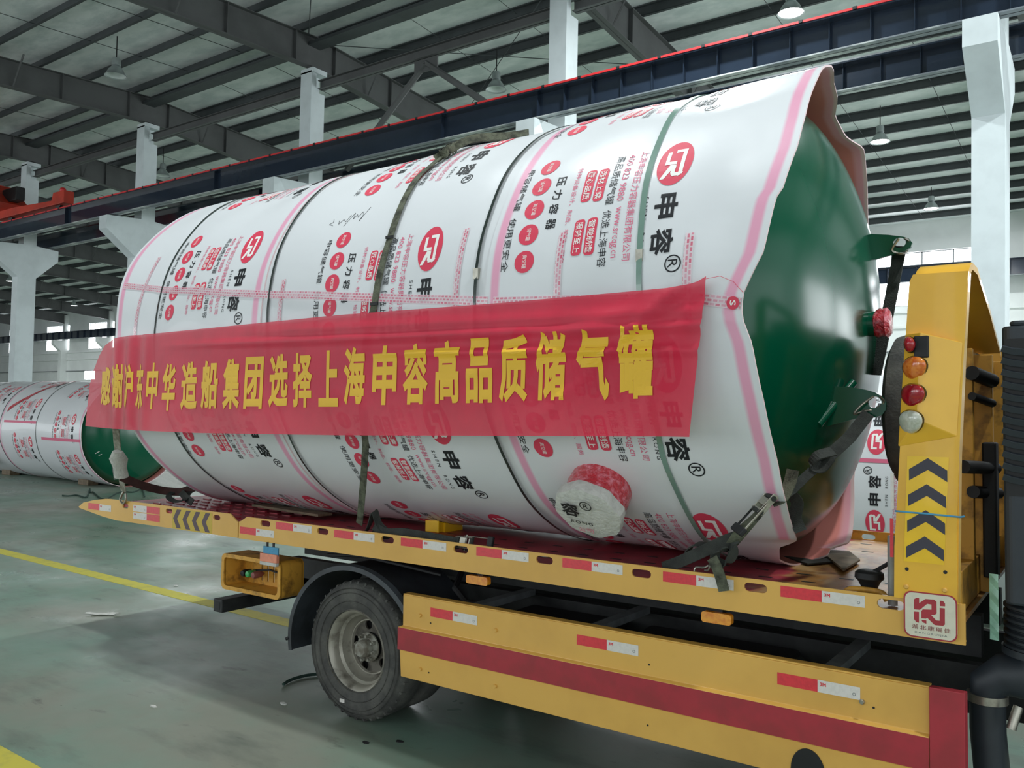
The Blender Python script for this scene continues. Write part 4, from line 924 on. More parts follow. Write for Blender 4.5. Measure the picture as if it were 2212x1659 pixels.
# blue and orange tag hanging in front of it
mb = MB(); tx0 = T(568, 1190, 1, -.1)[0]; tx1 = T(606, 1195, 1, -.1)[0]
tg = truck.part('reflector_tag', MB().box(tx0, tx1-.03, -.1, -.088, 1.02, 1.085), 'blue', bevel=.003, label='blue and orange plastic tag')
truck.part('tag_plate', MB().box(tx0-.02, tx1-.03, -.112, -.086, .975, 1.035), 'orange_pale', tg, bevel=.003); truck.part('tag_plate', MB().box(tx0-.02, tx1-.035, -.113, -.085, .95, .975), 'cloth_white', tg, bevel=.003)
for dx in (.03, .1): truck.part('tag_clip', MB().box(tx0+dx, tx0+dx+.015, -.095, -.085, 1.06, 1.115), 'black', tg)
# headboard: near post with its lamp housing
post = [(3.352, 1.279), (3.60, 1.279), (3.60, 1.60), (3.612, 1.9), (3.632, 2.3), (3.649, 2.62), (3.655, 2.687), (3.44, 2.691), (3.425, 2.66), (3.41, 2.45), (3.385, 2.0), (3.355, 1.5)]
po = truck.part('headboard_post', MB().plate([post], -.10, -.088), 'yellow_post', bevel=.002, label='tall yellow headboard post')
mb = MB(); P = []
for (x0, x1, y, z) in ((3.425, 3.645, -.094, 2.62), (3.44, 3.652, -.09, 2.675), (3.45, 3.657, -.07, 2.71), (3.455, 3.66, -.02, 2.735), (3.46, 3.664, .1, 2.73), (3.46, 3.666, .5, 2.60), (3.46, 3.666, .95, 2.42)): P.append([(x0, y, z), (x1, y, z)])
mb.grid(P); mb.grid([[(p[0][0], p[0][1], p[0][2]-.012) for p in P], [(p[1][0], p[1][1], p[1][2]-.012) for p in P]]); mb.grid([[P[i][1], (P[i][1][0], P[i][1][1]+.012, P[i][1][2]-.03)] for i in range(len(P))]); truck.part('hood_plate', mb, 'yellow_post', po, smooth=50)
mb = MB(); mb.plate([[(3.352, 1.279), (3.364, 1.279), (3.436, 2.68), (3.425, 2.66)]], -.088, .03); truck.part('post_flange', mb, 'yellow_post', po)
mb = MB(); mb.plate([[(3.588, 1.279), (3.60, 1.279), (3.612, 1.9), (3.632, 2.3), (3.655, 2.687), (3.643, 2.68), (3.62, 2.3), (3.60, 1.9)]], -.088, -.02); truck.part('post_flange', mb, 'yellow_post', po)
for (y, x0, x1, z1) in ((.42, 3.50, 3.60, 2.40), (.62, 3.55, 3.66, 2.38), (1.5, 3.5, 3.62, 2.4), (2.05, 3.4, 3.62, 2.5)):
    mb = MB(); mb.box(x0, x1, y, y+.05, 1.22, z1); truck.part('headboard_stile', mb, 'yellow_dirty', bevel=.004)
mb = MB(); mb.box(3.5, 3.6, 0, 2.1, 1.22, 1.40); truck.part('headboard_sill', mb, 'yellow_dirty', bevel=.004)
mb = MB(); mb.box(3.5, 3.58, .5, 2.1, 2.3, 2.4); truck.part('headboard_bar', mb, 'yellow_dirty', bevel=.004)
for (z, y0, y1, r) in ((2.28, .40, .62, .035), (1.85, .1, .7, .03), (1.72, .4, .8, .03), (2.17, .4, .62, .02)):
    mb = MB(); mb.tube([(3.60, y0, z), (3.66, y1, z-.03)], r, 10); truck.part('clamp', mb, 'black', smooth=40)
mb = MB(); mb.box(3.62, 3.68, .55, .66, 1.3, 1.95); truck.part('black_upright', mb, 'black', bevel=.008)
# lamp housing: a wedge standing proud of the post
A_ = [(3.404, 2.42), (3.475, 2.43), (3.60, 2.375), (3.590, 1.98), (3.455, 2.02), (3.372, 1.955)]
mb = MB()
f = -.10; d_ = -.158
v = [(3.405, f, 2.43), (3.478, d_, 2.43), (3.632, f-.002, 2.385), (3.606, f-.002, 1.985), (3.462, d_, 2.055), (3.372, f, 1.935), (3.60, f, 1.935)]
mb.add(v, [(0, 1, 4, 5), (1, 2, 3, 4), (0, 2, 1), (5, 4, 3), (0, 5, 3, 2)]); lh = truck.part('lamp_housing', mb, 'yellow_post', po, bevel=.004)
def egg(px, py, rw, rh, tilt_, m_, y, dep=.035, nm='position_lamp'):
    q = T(px, py, 1, y); mb = MB(); N_ = 28; rows = []
    for t in np.linspace(0, PI/2, 8):
        row = []
        for k in range(N_+1):
            a = 2*PI*k/N_; rx = rw*math.cos(t)*(1+.14*math.cos(a)); u = rx*math.cos(a); w_ = rh*math.cos(t)*math.sin(a)
            row.append((q[0]+u*math.cos(tilt_)-w_*math.sin(tilt_), y-dep*math.sin(t)+u*(-.68), q[2]+u*math.sin(tilt_)+w_*math.cos(tilt_)))
        rows.append(row)
    mb.grid(rows); o = truck.part(nm, mb, m_, lh, smooth=60)
    mb2 = MB(); mb2.grid([[tuple(np.array(p)+(np.array(p)-q)*.06+np.array([0, .006, 0])) for p in rows[0]], [tuple(np.array(p)+(np.array(p)-q)*.06+np.array([0, .03, 0])) for p in rows[0]], [tuple(q+np.array([0, .03, 0]))]*len(rows[0])]); truck.part('lamp_gasket', mb2, 'black', lh); return o
egg(1972, 796, .054, .050, .4, 'amber_deep', -.132); egg(1969, 855, .054, .050, .4, 'red_lens', -.132); egg(1964, 912, .054, .050, .4, 'clear_lens', -.132)
q = T(1990, 748, 1, -.15); mb = MB(); mb.box(q[0]-.028, q[0]+.03, -.16, -.125, q[2]-.05, q[2]+.045); truck.part('lamp_bracket', mb, 'black', lh, bevel=.006)
egg(1963, 744, .026, .034, .2, 'red_lens', -.165, .04)
# chevron sticker on the post
fl = Flat(); a = T(1960, 985, 1, -.1); b = T(2050, 990, 1, -.1); c = T(1952, 1212, 1, -.1); d = T(2040, 1222, 1, -.1)
zt, zb = a[2], c[2]; xl = lambda z: c[0]+(a[0]-c[0])*(z-zb)/(zt-zb); xr = lambda z: d[0]+(b[0]-d[0])*(z-zb)/(zt-zb)
fl.poly([(xl(zb), zb), (xr(zb), zb), (xr(zt), zt), (xl(zt), zt)], 0); ph = (zt-zb)/4.08
for k in range(4):
    z = zt-.006-ph*k; 
    for (p0, p1, p2, p3) in (((.04, -.052), (.5, 0), (.5, -.052), (.04, -.102)), ((.5, 0), (.96, -.052), (.96, -.102), (.5, -.052))):
        fl.poly([(xl(z)+(xr(z)-xl(z))*u, z+w_*ph/.115) for u, w_ in (p0, p1, p2, p3)], 1, .0006)
truck.part('chevron_sticker', flat_on_plane(fl, (0, -.10, 0), (1, 0, 0), (0, 0, 1), (0, -1, 0), .0012), ['sticker_yellow', 'chevron'], po)
for (px, py, m_) in ((1959, 1229, 'black'), (2042, 1236, 'black'), (1958, 1267, 'yellow'), (2041, 1275, 'yellow')):
    q = T(px, py, 1, -.1); mb = MB(); mb.lathe([(0, -.009), (.007, -.009), (.011, -.004), (.011, .0)], (q[0], -.10, q[2]), 'y', 14) if m_ == 'yellow' else mb.lathe([(0, -.0015), (.008, -.0015), (.008, 0)], (q[0], -.10, q[2]), 'y', 12)
    truck.part('bolt' if m_ == 'yellow' else 'hole', mb, m_, po, smooth=40)
mb = MB(); q0 = T(1934, 1104, 1, -.103); q1 = T(2074, 1117, 1, -.103); mb.tube([q0, (q0*.6+q1*.4)+np.array([0, -.003, .001]), q1, q1+np.array([.01, .04, 0])], .004, 6); truck.part('blue_cord', mb, 'blue', po)
truck.part('far_reflector', MB().box(3.334, 3.348, -.085, -.08, 1.45, 1.62), 'strip_red', po); truck.part('far_reflector', MB().box(3.338, 3.352, -.085, -.08, 1.66, 1.82), 'strip_white', po)
# maker's plate
fl = Flat(); cx, cz = T(2009, 1331, 1, -.106)[[0, 2]]; hw, hh = .104, .098
fl.poly(roundrect(cx-hw, cx+hw, cz-hh, cz+hh, .032), 0); fl.poly(roundrect(cx-hw+.006, cx+hw-.006, cz-hh+.006, cz+hh-.006, .028), 1, .0004)
def L_(u, v): return (cx+u*.058, cz+.018+v*.056)
S_ = .0195
def EP(pts): return [tuple(T(1940+u/12.76, 1270+v/12.76, 1, -.1055)[[0, 2]]) for u, v in pts]
for q_ in ([(440, 310), (500, 275), (580, 280), (580, 420), (750, 305), (990, 320), (1060, 380), (1065, 700), (1010, 745), (905, 745), (1050, 895), (1145, 905), (1145, 550), (1290, 565), (1290, 1010), (1240, 1050), (1010, 1025), (800, 825), (770, 850), (640, 840), (640, 640), (680, 590), (920, 600), (920, 460), (800, 440), (600, 605), (440, 590)], [(440, 650), (575, 660), (575, 960), (500, 940), (440, 860)], [(640, 885), (780, 895), (780, 990), (680, 950)], [(1150, 350), (1240, 360), (1295, 430), (1295, 510), (1150, 500)]):
    fl.poly(EP(q_), 0, .0008)
fl.text('湖北康瑞佳', cx-.072, cx+.078, cz-.062, cz-.042, 2, .01, 1.35, h=.0008); fl.text('KANGRUIJIA', cx-.060, cx+.066, cz-.082, cz-.071, 3, 0, 1.3, h=.0008)
truck.part('maker_plate', flat_on_plane(fl, (0, -.104, 0), (1, 0, 0), (0, 0, 1), (0, -1, 0), .0005), ['red_skirt', 'plate_white', 'cap_pink', 'grey_steel'], label='square cream plate with a red emblem')
truck.part('plate_backing', MB().plate([roundrect(cx-hw+.001, cx+hw-.001, cz-hh+.001, cz+hh-.001, .032)], -.1034, -.092), 'plate_white')
truck.part('grey_conduit', MB().tube([(3.322, .02, 1.22), (3.322, .02, 1.53)], .021, 12), 'grey_pole', smooth=40)
# cab-side air intake, bellows and pipes at the right edge
mb = MB(); mb.prism([(3.762, .02), (3.792, 0), (4.05, 0), (4.08, .02), (4.08, .33), (3.762, .33)], 2, 1.285, 2.455); mb.prism([(3.79, .02), (3.81, .01), (4.04, .01), (4.05, .03), (4.05, .32), (3.79, .32)], 2, 2.455, 2.478); ai = truck.part('air_intake', mb, 'intake', bevel=.012, label='dark plastic air intake tower')
truck.part('louver_gap_shade', MB().box(3.775, 4.07, -.003, .0, 1.74, 2.40), 'black', ai)  # black sheet on the face stands for shade between the louvers
for k in range(12):
    z = 2.36-.049*k; P = []
    for (x, dz) in ((3.765, .0), (3.80, -.012), (3.86, -.022), (3.94, -.026), (4.02, -.02), (4.075, -.01)): P.append((x, -.012, z+dz))
    mb = MB(); mb.ribbon(P, (0, -.35, 1), .026, .016); mb.v = [(p[0], p[1]-.002, p[2]) for p in mb.v]; truck.part('louver', mb, 'intake', ai)
mb = MB(); prof = []
for k in range(7): prof += [(.155, 1.275-.028*k), (.170, 1.268-.028*k), (.170, 1.258-.028*k), (.155, 1.25-.028*k)]
mb.lathe([(0, 1.285)]+[(r, z) for r, z in prof]+[(.178, 1.09), (.178, 1.06), (.12, 1.055)], (3.91, .17, 0), 'z', 36); truck.part('bellows', mb, 'intake', ai, smooth=30)
mb = MB(); mb.tube([(3.91, .17, 1.08), (3.90, .17, 1.0), (3.83, .17, .955), (3.74, .17, .95), (3.68, .17, .90), (3.675, .17, .82)], [.12, .115, .10, .09, .078, .072], 18); truck.part('intake_elbow', mb, 'intake', ai, smooth=60)
mb = MB(); mb.tube([(3.675, .17, .86), (3.675, .17, .825)], .082, 20); truck.part('hose_clamp', mb, 'zinc', ai, smooth=40)
mb = MB(); mb.tube([(3.675, .17, .83), (3.675, .17, .7), (3.69, .17, .5), (3.68, .17, .35)], .072, 18); truck.part('intake_duct', mb, 'intake', ai, smooth=60)
mb = MB(); mb.prism([(3.80, .3), (3.84, .62), (3.92, .86), (4.3, .9), (4.3, .3)], 1, .1, .14); truck.part('cab_fender', mb, 'intake', bevel=.01)
mb = MB(); mb.tube([(3.80, .08, .85), (3.785, .06, .80), (3.775, .05, .76)], .02, 10); truck.part('pipe_stub', mb, 'zinc', smooth=40)
mb = MB(); mb.box(3.98, 4.6, .36, 2.3, .5, 2.6); truck.part('cab_back', mb, 'black')
mb = MB(); mb.box(3.52, 3.60, 1.0, 1.06, 1.4, 2.4); mb.box(3.55, 3.62, .68, .72, 1.3, 2.36); truck.part('dark_backing', mb, 'black')  # black plates added to keep the headboard's inside dark
mb = MB(); P = []
for k in range(9): P.append([(3.70, .06+.004*(k % 2), 1.40-.035*k), (3.735, .05-.006*(k % 2), 1.40-.035*k)])
mb.grid(P); truck.part('green_film', mb, 'curtain')
_r = .41; _y = .91; _z = 2.112
mb = MB(); mb.lathe([(_r-.13, -.06), (_r-.06, -.07), (_r-.012, -.045), (_r, 0), (_r-.012, .045), (_r-.06, .07), (_r-.13, .06)], (3.235, _y, _z), 'x', 56, close=True)
single('spare_tyre', mb, 'tyre', 'black spare tyre standing behind the yellow headboard post', 'tyre', (3.235, _y, _z-_r), smooth=40)
# ------------------------------------------------------------------ ratchet straps
def spline(pts, n=10):
    pts = [np.array(p, float) for p in pts]; out = []
    for i in range(len(pts)-1):
        p0 = pts[max(i-1, 0)]; p1 = pts[i]; p2 = pts[i+1]; p3 = pts[min(i+2, len(pts)-1)]
        for t in np.linspace(0, 1, n, endpoint=False):
            out.append(.5*((2*p1)+(-p0+p2)*t+(2*p0-5*p1+4*p2-p3)*t*t+(-p0+3*p1-3*p2+p3)*t**3))
    return out+[pts[-1]]
def pick(px, py, y): return T(px, py, 1, y)
# strap over the middle of the tank
s1 = Thing('ratchet_strap', 'long olive strap running over the middle of the wrapped tank and under the banner', 'strap', (.48, YC, 1.3), group=None)
A = np.concatenate([np.linspace(-100, 20, 40), np.linspace(22, 118, 80)]); pts = []; wv = []
for a in A:
    x = float(np.interp(a, [-100, 10, 28, 46, 69, 86, 118], [.55, .62, .56, .475, .50, .485, .25])); r = .012+(.05*math.exp(-((a-31)/5)**2))
    p = surf(np.array([x]), np.array([rad(a)]), r, RT+.004)[0]; pts.append(p); wv.append((1, .0, .0) if a < 40 or a > 50 else (1, .3, .3))
e1 = pick(793, 940, pts[-1][1]); 
web = s1.part('webbing', MB().ribbon(pts+[pick(790, 960, -.30), pick(785, 1040, -.14), pick(778, 1118, -.03), pick(776, 1132, .0)], wv+[(1, 0, 0)]*4, .052, .005), 'strap_green')
for (a, da) in ((33, 4.2), (35.5, 2.2)):
    mb = MB(); mb.ribbon([surf(np.array([.54+.03*math.cos(t)]), np.array([rad(a+da*math.sin(t)*.5)]), .03+.025*math.sin(t*2)**2, RT)[0] for t in np.linspace(0, 2*PI, 18)], (0, -.6, .8), .05, .006); s1.part('strap_knot', mb, 'strap_green')
mb = MB()
p = surf(np.array([.50, .62, .80, .93]), np.radians(np.array([38, 28, 20, 17])), .03, RT); p[1] += (0, 0, .03)
mb.ribbon(spline(p, 6), (.2, .5, .85), .055, .006); s1.part('loose_end', mb, 'strap_green')
for a in (68, 86, 89):
    x = float(np.interp(a, [69, 86, 118], [.50, .485, .25])); p = surf(np.array([x]), np.array([rad(a)]), .018, RT+.004)[0]; mb = MB(); mb.box(p[0]-.03, p[0]+.03, p[1]-.006, p[1]+.006, p[2]-.009, p[2]+.009); s1.part('tape_mark', mb, 'black', web)
# its tail knotted at the rail and lying along the deck edge to a ratchet
s2 = Thing('ratchet_strap', 'olive strap knotted at the rail with its ratchet lying flat on the red deck edge', 'strap', (.2, 0, DZ), group=None)
mb = MB(); mb.ribbon(spline([(x, y, z) for x, y, z in ((-.05, .03, DZ+.02), (.02, .01, DZ+.10), (.07, .0, DZ+.19), (.10, .02, DZ+.10), (.20, .03, DZ+.03), (.0, .05, DZ+.035), (.1, .02, DZ+.06))], 8), (0, 1, .5), .055, .006); s2.part('knot', mb, 'strap_dark', smooth=50)
mb = MB(); mb.ribbon(spline([(.06, .01, DZ+.09), (.18, -.0, DZ+.06), (.32, -.005, DZ+.072), (.5, 0, DZ+.068), (.66, .0, DZ+.06), (.78, .01, DZ+.05)], 8), (0, .35, 1), .055, .006); s2.part('webbing', mb, 'strap_dark', smooth=50)
def ratchet(th, o, d, w_, n_, L=.24, tint='zinc'):
    """o start, d along, w across, n out"""
    o, d, w_, n_ = [np.array(v, float) for v in (o, d, w_, n_)]
    d /= np.linalg.norm(d); w_ = w_-d*w_.dot(d); w_ /= np.linalg.norm(w_); n_ = np.cross(d, w_)*(1 if np.dot(np.cross(d, w_), n_) > 0 else -1)
    def B(x0, x1, y0, y1, z0, z1, m_, nm, bev=.003):
        mb = MB(); mb.box(x0, x1, y0, y1, z0, z1); mb.v = [tuple(o+d*p[0]+w_*p[1]+n_*p[2]) for p in mb.v]; th.part(nm, mb, m_, bevel=bev)
    def Cy(x, z, r, m_, nm, y0=-.04, y1=.04):
        mb = MB(); mb.tube([o+d*x+w_*y0+n_*z, o+d*x+w_*y1+n_*z], r, 12); th.part(nm, mb, m_, smooth=40)
    for s in (-1, 1):
        B(.0, L*.5, s*.034-.002, s*.034+.002, -.012, .022, tint, 'side_plate'); B(L*.25, L, s*.042-.003, s*.042+.003, .006, .018, tint if s > 0 else 'black', 'handle_arm')
    B(L-.02, L+.022, -.055, .055, .0, .026, 'black', 'grip', .006)
    B(L*.15, L*.32, -.032, .032, .016, .022, tint, 'pawl_plate'); B(L*.40, L*.44, -.03, .03, .012, .02, tint, 'pawl_plate')
    Cy(.02, .004, .013, 'strap_dark', 'spool'); Cy(L*.46, .008, .014, 'strap_dark', 'spool'); Cy(L*.3, .006, .006, tint, 'axle_bolt', -.05, .05)
ratchet(s2, (.78, .01, DZ+.05), (1, .02, .0), (.0, .3, 1), (0, -1, .3), .27)
mb = MB(); mb.ribbon(spline([(1.0, .03, DZ+.03), (1.12, .02, DZ+.012), (1.25, .03, DZ+.014), (1.33, .05, DZ+.015)], 6), (0, 1, .3), .05, .006); s2.part('webbing', mb, 'strap_green'); 
mb = MB(); mb.tube(spline([(1.33, .03, DZ+.02), (1.40, .02, DZ+.025), (1.44, .05, DZ+.02), (1.42, .08, DZ+.02), (1.36, .07, DZ+.02)], 6), .006, 6); s2.part('hook', mb, 'zinc', smooth=60)
s2.part('blue_sleeve', MB().box(1.02, 1.12, -.0, .05, DZ+.005, DZ+.03), 'blue', bevel=.006)
# strap from the lower lug down to the rail at the right
s3 = Thing('ratchet_strap', 'olive strap with a steel ratchet stretched from the lower green lug to the side rail', 'strap', (2.5, 0, DZ), group=None)
a = np.array(H2); wps = [a+np.array([-.02, -.02, -.03]), pick(1868, 905, .36), pick(1830, 950, .28), pick(1790, 985, .20)]
mb = MB(); mb.tube(spline([a+np.array([.03, -.03, .03]), a+np.array([.045, -.01, -.0]), a+np.array([.0, .0, -.035]), a+np.array([-.05, -.03, -.045]), a+np.array([-.09, -.05, -.06]), a+np.array([-.06, -.05, -.02]), a+np.array([.0, -.03, .03])], 6), .006, 6); s3.part('hook', mb, 'zinc', smooth=60)
mb = MB(); mb.ribbon([pick(1876, 893, .46), pick(1835, 945, .34), pick(1792, 984, .22), pick(1765, 1006, .18)], (-.6, .2, .8), .062, .007); s3.part('webbing', mb, 'strap_dark')
mb = MB(); mb.ribbon(spline([pick(1800, 975, .2), pick(1765, 985, .14), pick(1752, 1005, .14), pick(1775, 1012, .15), pick(1795, 990, .17)], 5), (-.4, .6, .6), .06, .007); s3.part('fold', mb, 'strap_dark')
mb = MB(); mb.ribbon([pick(1775, 1000, .18), pick(1740, 1030, .10), pick(1712, 1058, .03), pick(1672, 1085, -.06)], (-.5, .2, .8), .045, .012); s3.part('webbing', mb, 'strap_dark')
mb = MB(); mb.ribbon(spline([pick(1713, 1015, .0), pick(1705, 1045, -.02), pick(1690, 1075, -.05), pick(1668, 1088, -.07)], 5), (1, .1, .35), .06, .006); s3.part('loose_end', mb, 'strap_green')
mb = MB(); mb.ribbon(spline([pick(1705, 1062, .04), pick(1722, 1085, .10), pick(1718, 1118, .12), pick(1730, 1148, .12)], 5), (1, .1, .1), .06, .006); s3.part('loose_end', mb, 'strap_dark')
ro = pick(1672, 1068, -.10); rd = pick(1612, 1134, -.17)-ro
ratchet(s3, ro, rd, (1, 0, .75), (0, -1, .1), .235)
mb = MB(); mb.ribbon([pick(1655, 1092, -.09), pick(1630, 1120, -.12), pick(1600, 1150, -.13), pick(1577, 1180, -.10)], (.8, 0, .55), .058, .006); s3.part('webbing', mb, 'strap_green')
mb = MB(); mb.ribbon(spline([pick(1592, 1160, -.11), pick(1560, 1172, -.12), pick(1510, 1195, -.08), pick(1465, 1215, -.04), pick(1432, 1227, -.02)], 7), (.1, .1, 1), .062, .006); s3.part('loose_end', mb, 'strap_dark', smooth=50)
mb = MB(); mb.ribbon(spline([pick(1530, 1180, -.04), pick(1505, 1175, -.03), pick(1488, 1188, -.02), pick(1490, 1205, -.02)], 6), (.3, .8, .3), .05, .006); s3.part('loop', mb, 'strap_dark', smooth=50)
mb = MB(); mb.ribbon(spline([pick(1560, 1190, -.12), pick(1578, 1180, -.12), pick(1584, 1195, -.1), pick(1572, 1215, -.09), pick(1550, 1215, -.1), pick(1545, 1198, -.12), pick(1560, 1188, -.13)], 6), (.6, .4, .3), .05, .008); s3.part('knot', mb, 'strap_dark', smooth=50)
mb = MB(); mb.ribbon(spline([pick(1538, 1205, -.13), pick(1548, 1225, -.135), pick(1557, 1250, -.125), pick(1564, 1277, -.12)], 6), (1, 0, .12), .055, .006); s3.part('tail_end', mb, 'strap_green', smooth=50)
mb = MB(); mb.tube(spline([pick(1500, 1237, -.06), pick(1503, 1226, -.06), pick(1520, 1226, -.05), pick(1532, 1222, -.05), pick(1530, 1232, -.05), pick(1522, 1232, -.05)], 6), .006, 6); s3.part('hook', mb, 'zinc', smooth=60)
# strap from the upper lug to the far side of the headboard
s4 = Thing('tie_strap', 'dark strap hanging from the upper green lug toward the headboard', 'strap', (3.2, 1.2, 2.5), group=None)
mb = MB(); mb.ribbon([np.array(H1)+np.array([0, .0, -.02]), T(1940, 560, 1, 1.28), T(1925, 640, 1, 1.20), T(1908, 725, 1, 1.15), T(1890, 810, 1, 1.1)], (1, -.3, 0), .075, .007); s4.part('webbing', mb, 'strap_dark')
mb = MB(); mb.tube(spline([np.array(H1)+np.array(o_) for o_ in ((.03, -.03, .02), (.05, 0, 0), (.03, .02, -.05), (0, .0, -.06), (-.04, -.02, -.04), (0, -.03, .02))], 6), .008, 6); s4.part('hook', mb, 'zinc', smooth=60)
# rear strap at the left, hooked into the tail rail
s5 = Thing('ratchet_strap', 'pale strap with a cloth-wrapped ratchet hooked into the tail rail at the left', 'strap', (-3.0, 0, 1.25), group=None)
P = [pick(250, 925, -.40), pick(253, 960, -.32), pick(258, 1000, -.2), pick(264, 1045, -.12), pick(267, 1062, -.1)]
mb = MB(); mb.ribbon(P, (1, 0, .05), .075, .006); s5.part('webbing', mb, 'strap_pale')
mb = MB(); mb.tube([pick(254, 975, -.3), pick(256, 992, -.25), pick(259, 1010, -.2), pick(262, 1030, -.16)], [.04, .075, .055, .06], 9, flat=.5); s5.part('wrapped_ratchet', mb, 'cloth_white', smooth=60, label='ratchet wrapped in pale cloth')
mb = MB(); mb.tube([pick(243, 985, -.26), pick(245, 1010, -.22), pick(249, 1035, -.18), pick(257, 1032, -.18)], .012, 6); s5.part('ratchet_handle', mb, 'grey_steel')
mb = MB(); mb.tube(spline([pick(267, 1062, -.1), pick(260, 1078, -.10), pick(266, 1088, -.095), pick(272, 1080, -.1), pick(272, 1066, -.1)], 6), .010, 6); s5.part('hook', mb, 'zinc', smooth=60)
s6 = Thing('dark_strap', 'brown strap end draped over the tail deck with a loop', 'strap', (-2.3, .2, 1.27), group=None)
mb = MB(); mb.ribbon(spline([pick(262, 1030, -.17), pick(300, 1046, .0), pick(335, 1056, .15), pick(362, 1061, .25), pick(395, 1062, .3), pick(418, 1054, .35)], 7), (.2, .2, 1), .07, .007); s6.part('webbing', mb, 'strap_brown', smooth=50)
mb = MB(); mb.ribbon(spline([pick(408, 1050, .4), pick(380, 1060, .3), pick(364, 1072, .2), pick(378, 1083, .15), pick(398, 1080, .15), pick(408, 1066, .3), pick(422, 1054, .4)], 8), (.1, 1, .3), .05, .007); s6.part('loop', mb, 'strap_dark', smooth=50)
mb = MB(); mb.ribbon([pick(390, 1062, .3), pick(402, 1075, .2), pick(416, 1086, .15)], (1, 0, .4), .06, .007); s6.part('loose_end', mb, 'strap_dark')

# ------------------------------------------------------------------ things on the deck
def chock(x0, y0, label):
    t = Thing('tank_chock', label, 'support block', (x0, y0, DZ))
    z1 = DZ+.17
    mb = MB(); mb.hexa([(x0, y0, DZ), (x0+.13, y0, DZ), (x0+.13, y0+.25, DZ), (x0, y0+.25, DZ)], [(x0, y0, z1+.03), (x0+.13, y0, z1+.03), (x0+.13, y0+.25, DZ+.07), (x0, y0+.25, DZ+.07)]); t.part('block', mb, 'sticker_yellow', bevel=.006)
    mb = MB(); mb.box(x0+.131, x0+.15, y0+.05, y0+.25, DZ, DZ+.1); t.part('side_lug', mb, 'sticker_yellow', bevel=.003)
a = T(918, 1148, 2, DZ); chock(float(a[0]), float(a[1]), 'yellow steel chock wedged under the tank at mid deck')
a = T(421, 1064, 1, .55)
t = Thing('wood_packing', 'dark timber packing under the rear end of the big tank', 'timber', (-1.6, .5, DZ+.02))
mb = MB(); mb.hexa([(-1.9, .5, DZ+.045), (-1.0, .45, DZ+.03), (-1.0, .6, DZ+.03), (-1.9, .65, DZ+.045)], [(-1.9, .5, DZ+.065), (-1.0, .45, DZ+.05), (-1.0, .6, DZ+.05), (-1.9, .65, DZ+.065)]); t.part('board', mb, 'cardboard', bevel=.003)
mb = MB(); mb.box(-1.78, -1.62, .62, .9, DZ+.03, DZ+.14); t.part('block', mb, 'tarp', bevel=.006)
def board(pxs, z, th, m_, nm, label, cat):
    P = [T(px, py, 2, z) for px, py in pxs]; mb = MB(); mb.hexa([tuple(p-np.array([0, 0, th])) for p in P], [tuple(p) for p in P]); c = sum(P)/4
    single(nm, mb, m_, label, cat, (c[0], c[1], z-th), bevel=.002)
board([(1768, 1185), (1835, 1190), (1858, 1208), (1822, 1230)], DZ+.028, .012, 'cardboard', 'plywood_piece', 'light brown plywood scrap lying on the rusty deck front', 'board')
board([(1655, 1190), (1770, 1190), (1800, 1212), (1745, 1217)], DZ+.018, .010, 'tarp', 'rubber_sheet', 'dark flat sheet under the mat hem on the deck', 'sheet')
mb = MB(); mb.ribbon(spline([T(1615, 1172, 2, DZ+.05), T(1650, 1178, 2, DZ+.03), T(1680, 1185, 2, DZ+.02), T(1720, 1180, 2, DZ+.02), T(1800, 1170, 2, DZ+.02)], 6), (.3, .3, 1), .05, .008)
single('cloth_strip', mb, 'strap_dark', 'dark cloth strip along the mat hem above the deck', 'strip', tuple(T(1650, 1185, 2, DZ)), smooth=50)
t = Thing('lashing_bollard', 'small black rubber roller at the front corner of the deck', 'roller', tuple(T(1880, 1285, 2, DZ+.0)))
c = T(1878, 1255, 1, .08)
mb = MB(); mb.lathe([(0, .05), (.045, .05), (.062, .04), (.065, .015), (.05, .0), (.035, -.03), (.035, -.09), (0, -.09)], (c[0], c[1], c[2]), 'z', 20); t.part('roller', mb, 'black', smooth=40)
mb = MB(); mb.tube([(c[0], c[1], c[2]+.03), (c[0]+.1, c[1]+.05, c[2]+.10)], .01, 6); t.part('pin', mb, 'black')
mb = MB(); mb.tube(spline([(c[0]-.10, c[1]-.03, DZ+.03), (c[0]-.06, c[1]-.06, DZ+.055), (c[0]+.06, c[1]-.06, DZ+.055), (c[0]+.09, c[1]-.06, DZ+.02)], 5), .014, 8); t.part('bracket', mb, 'yellow_dirty', smooth=60)

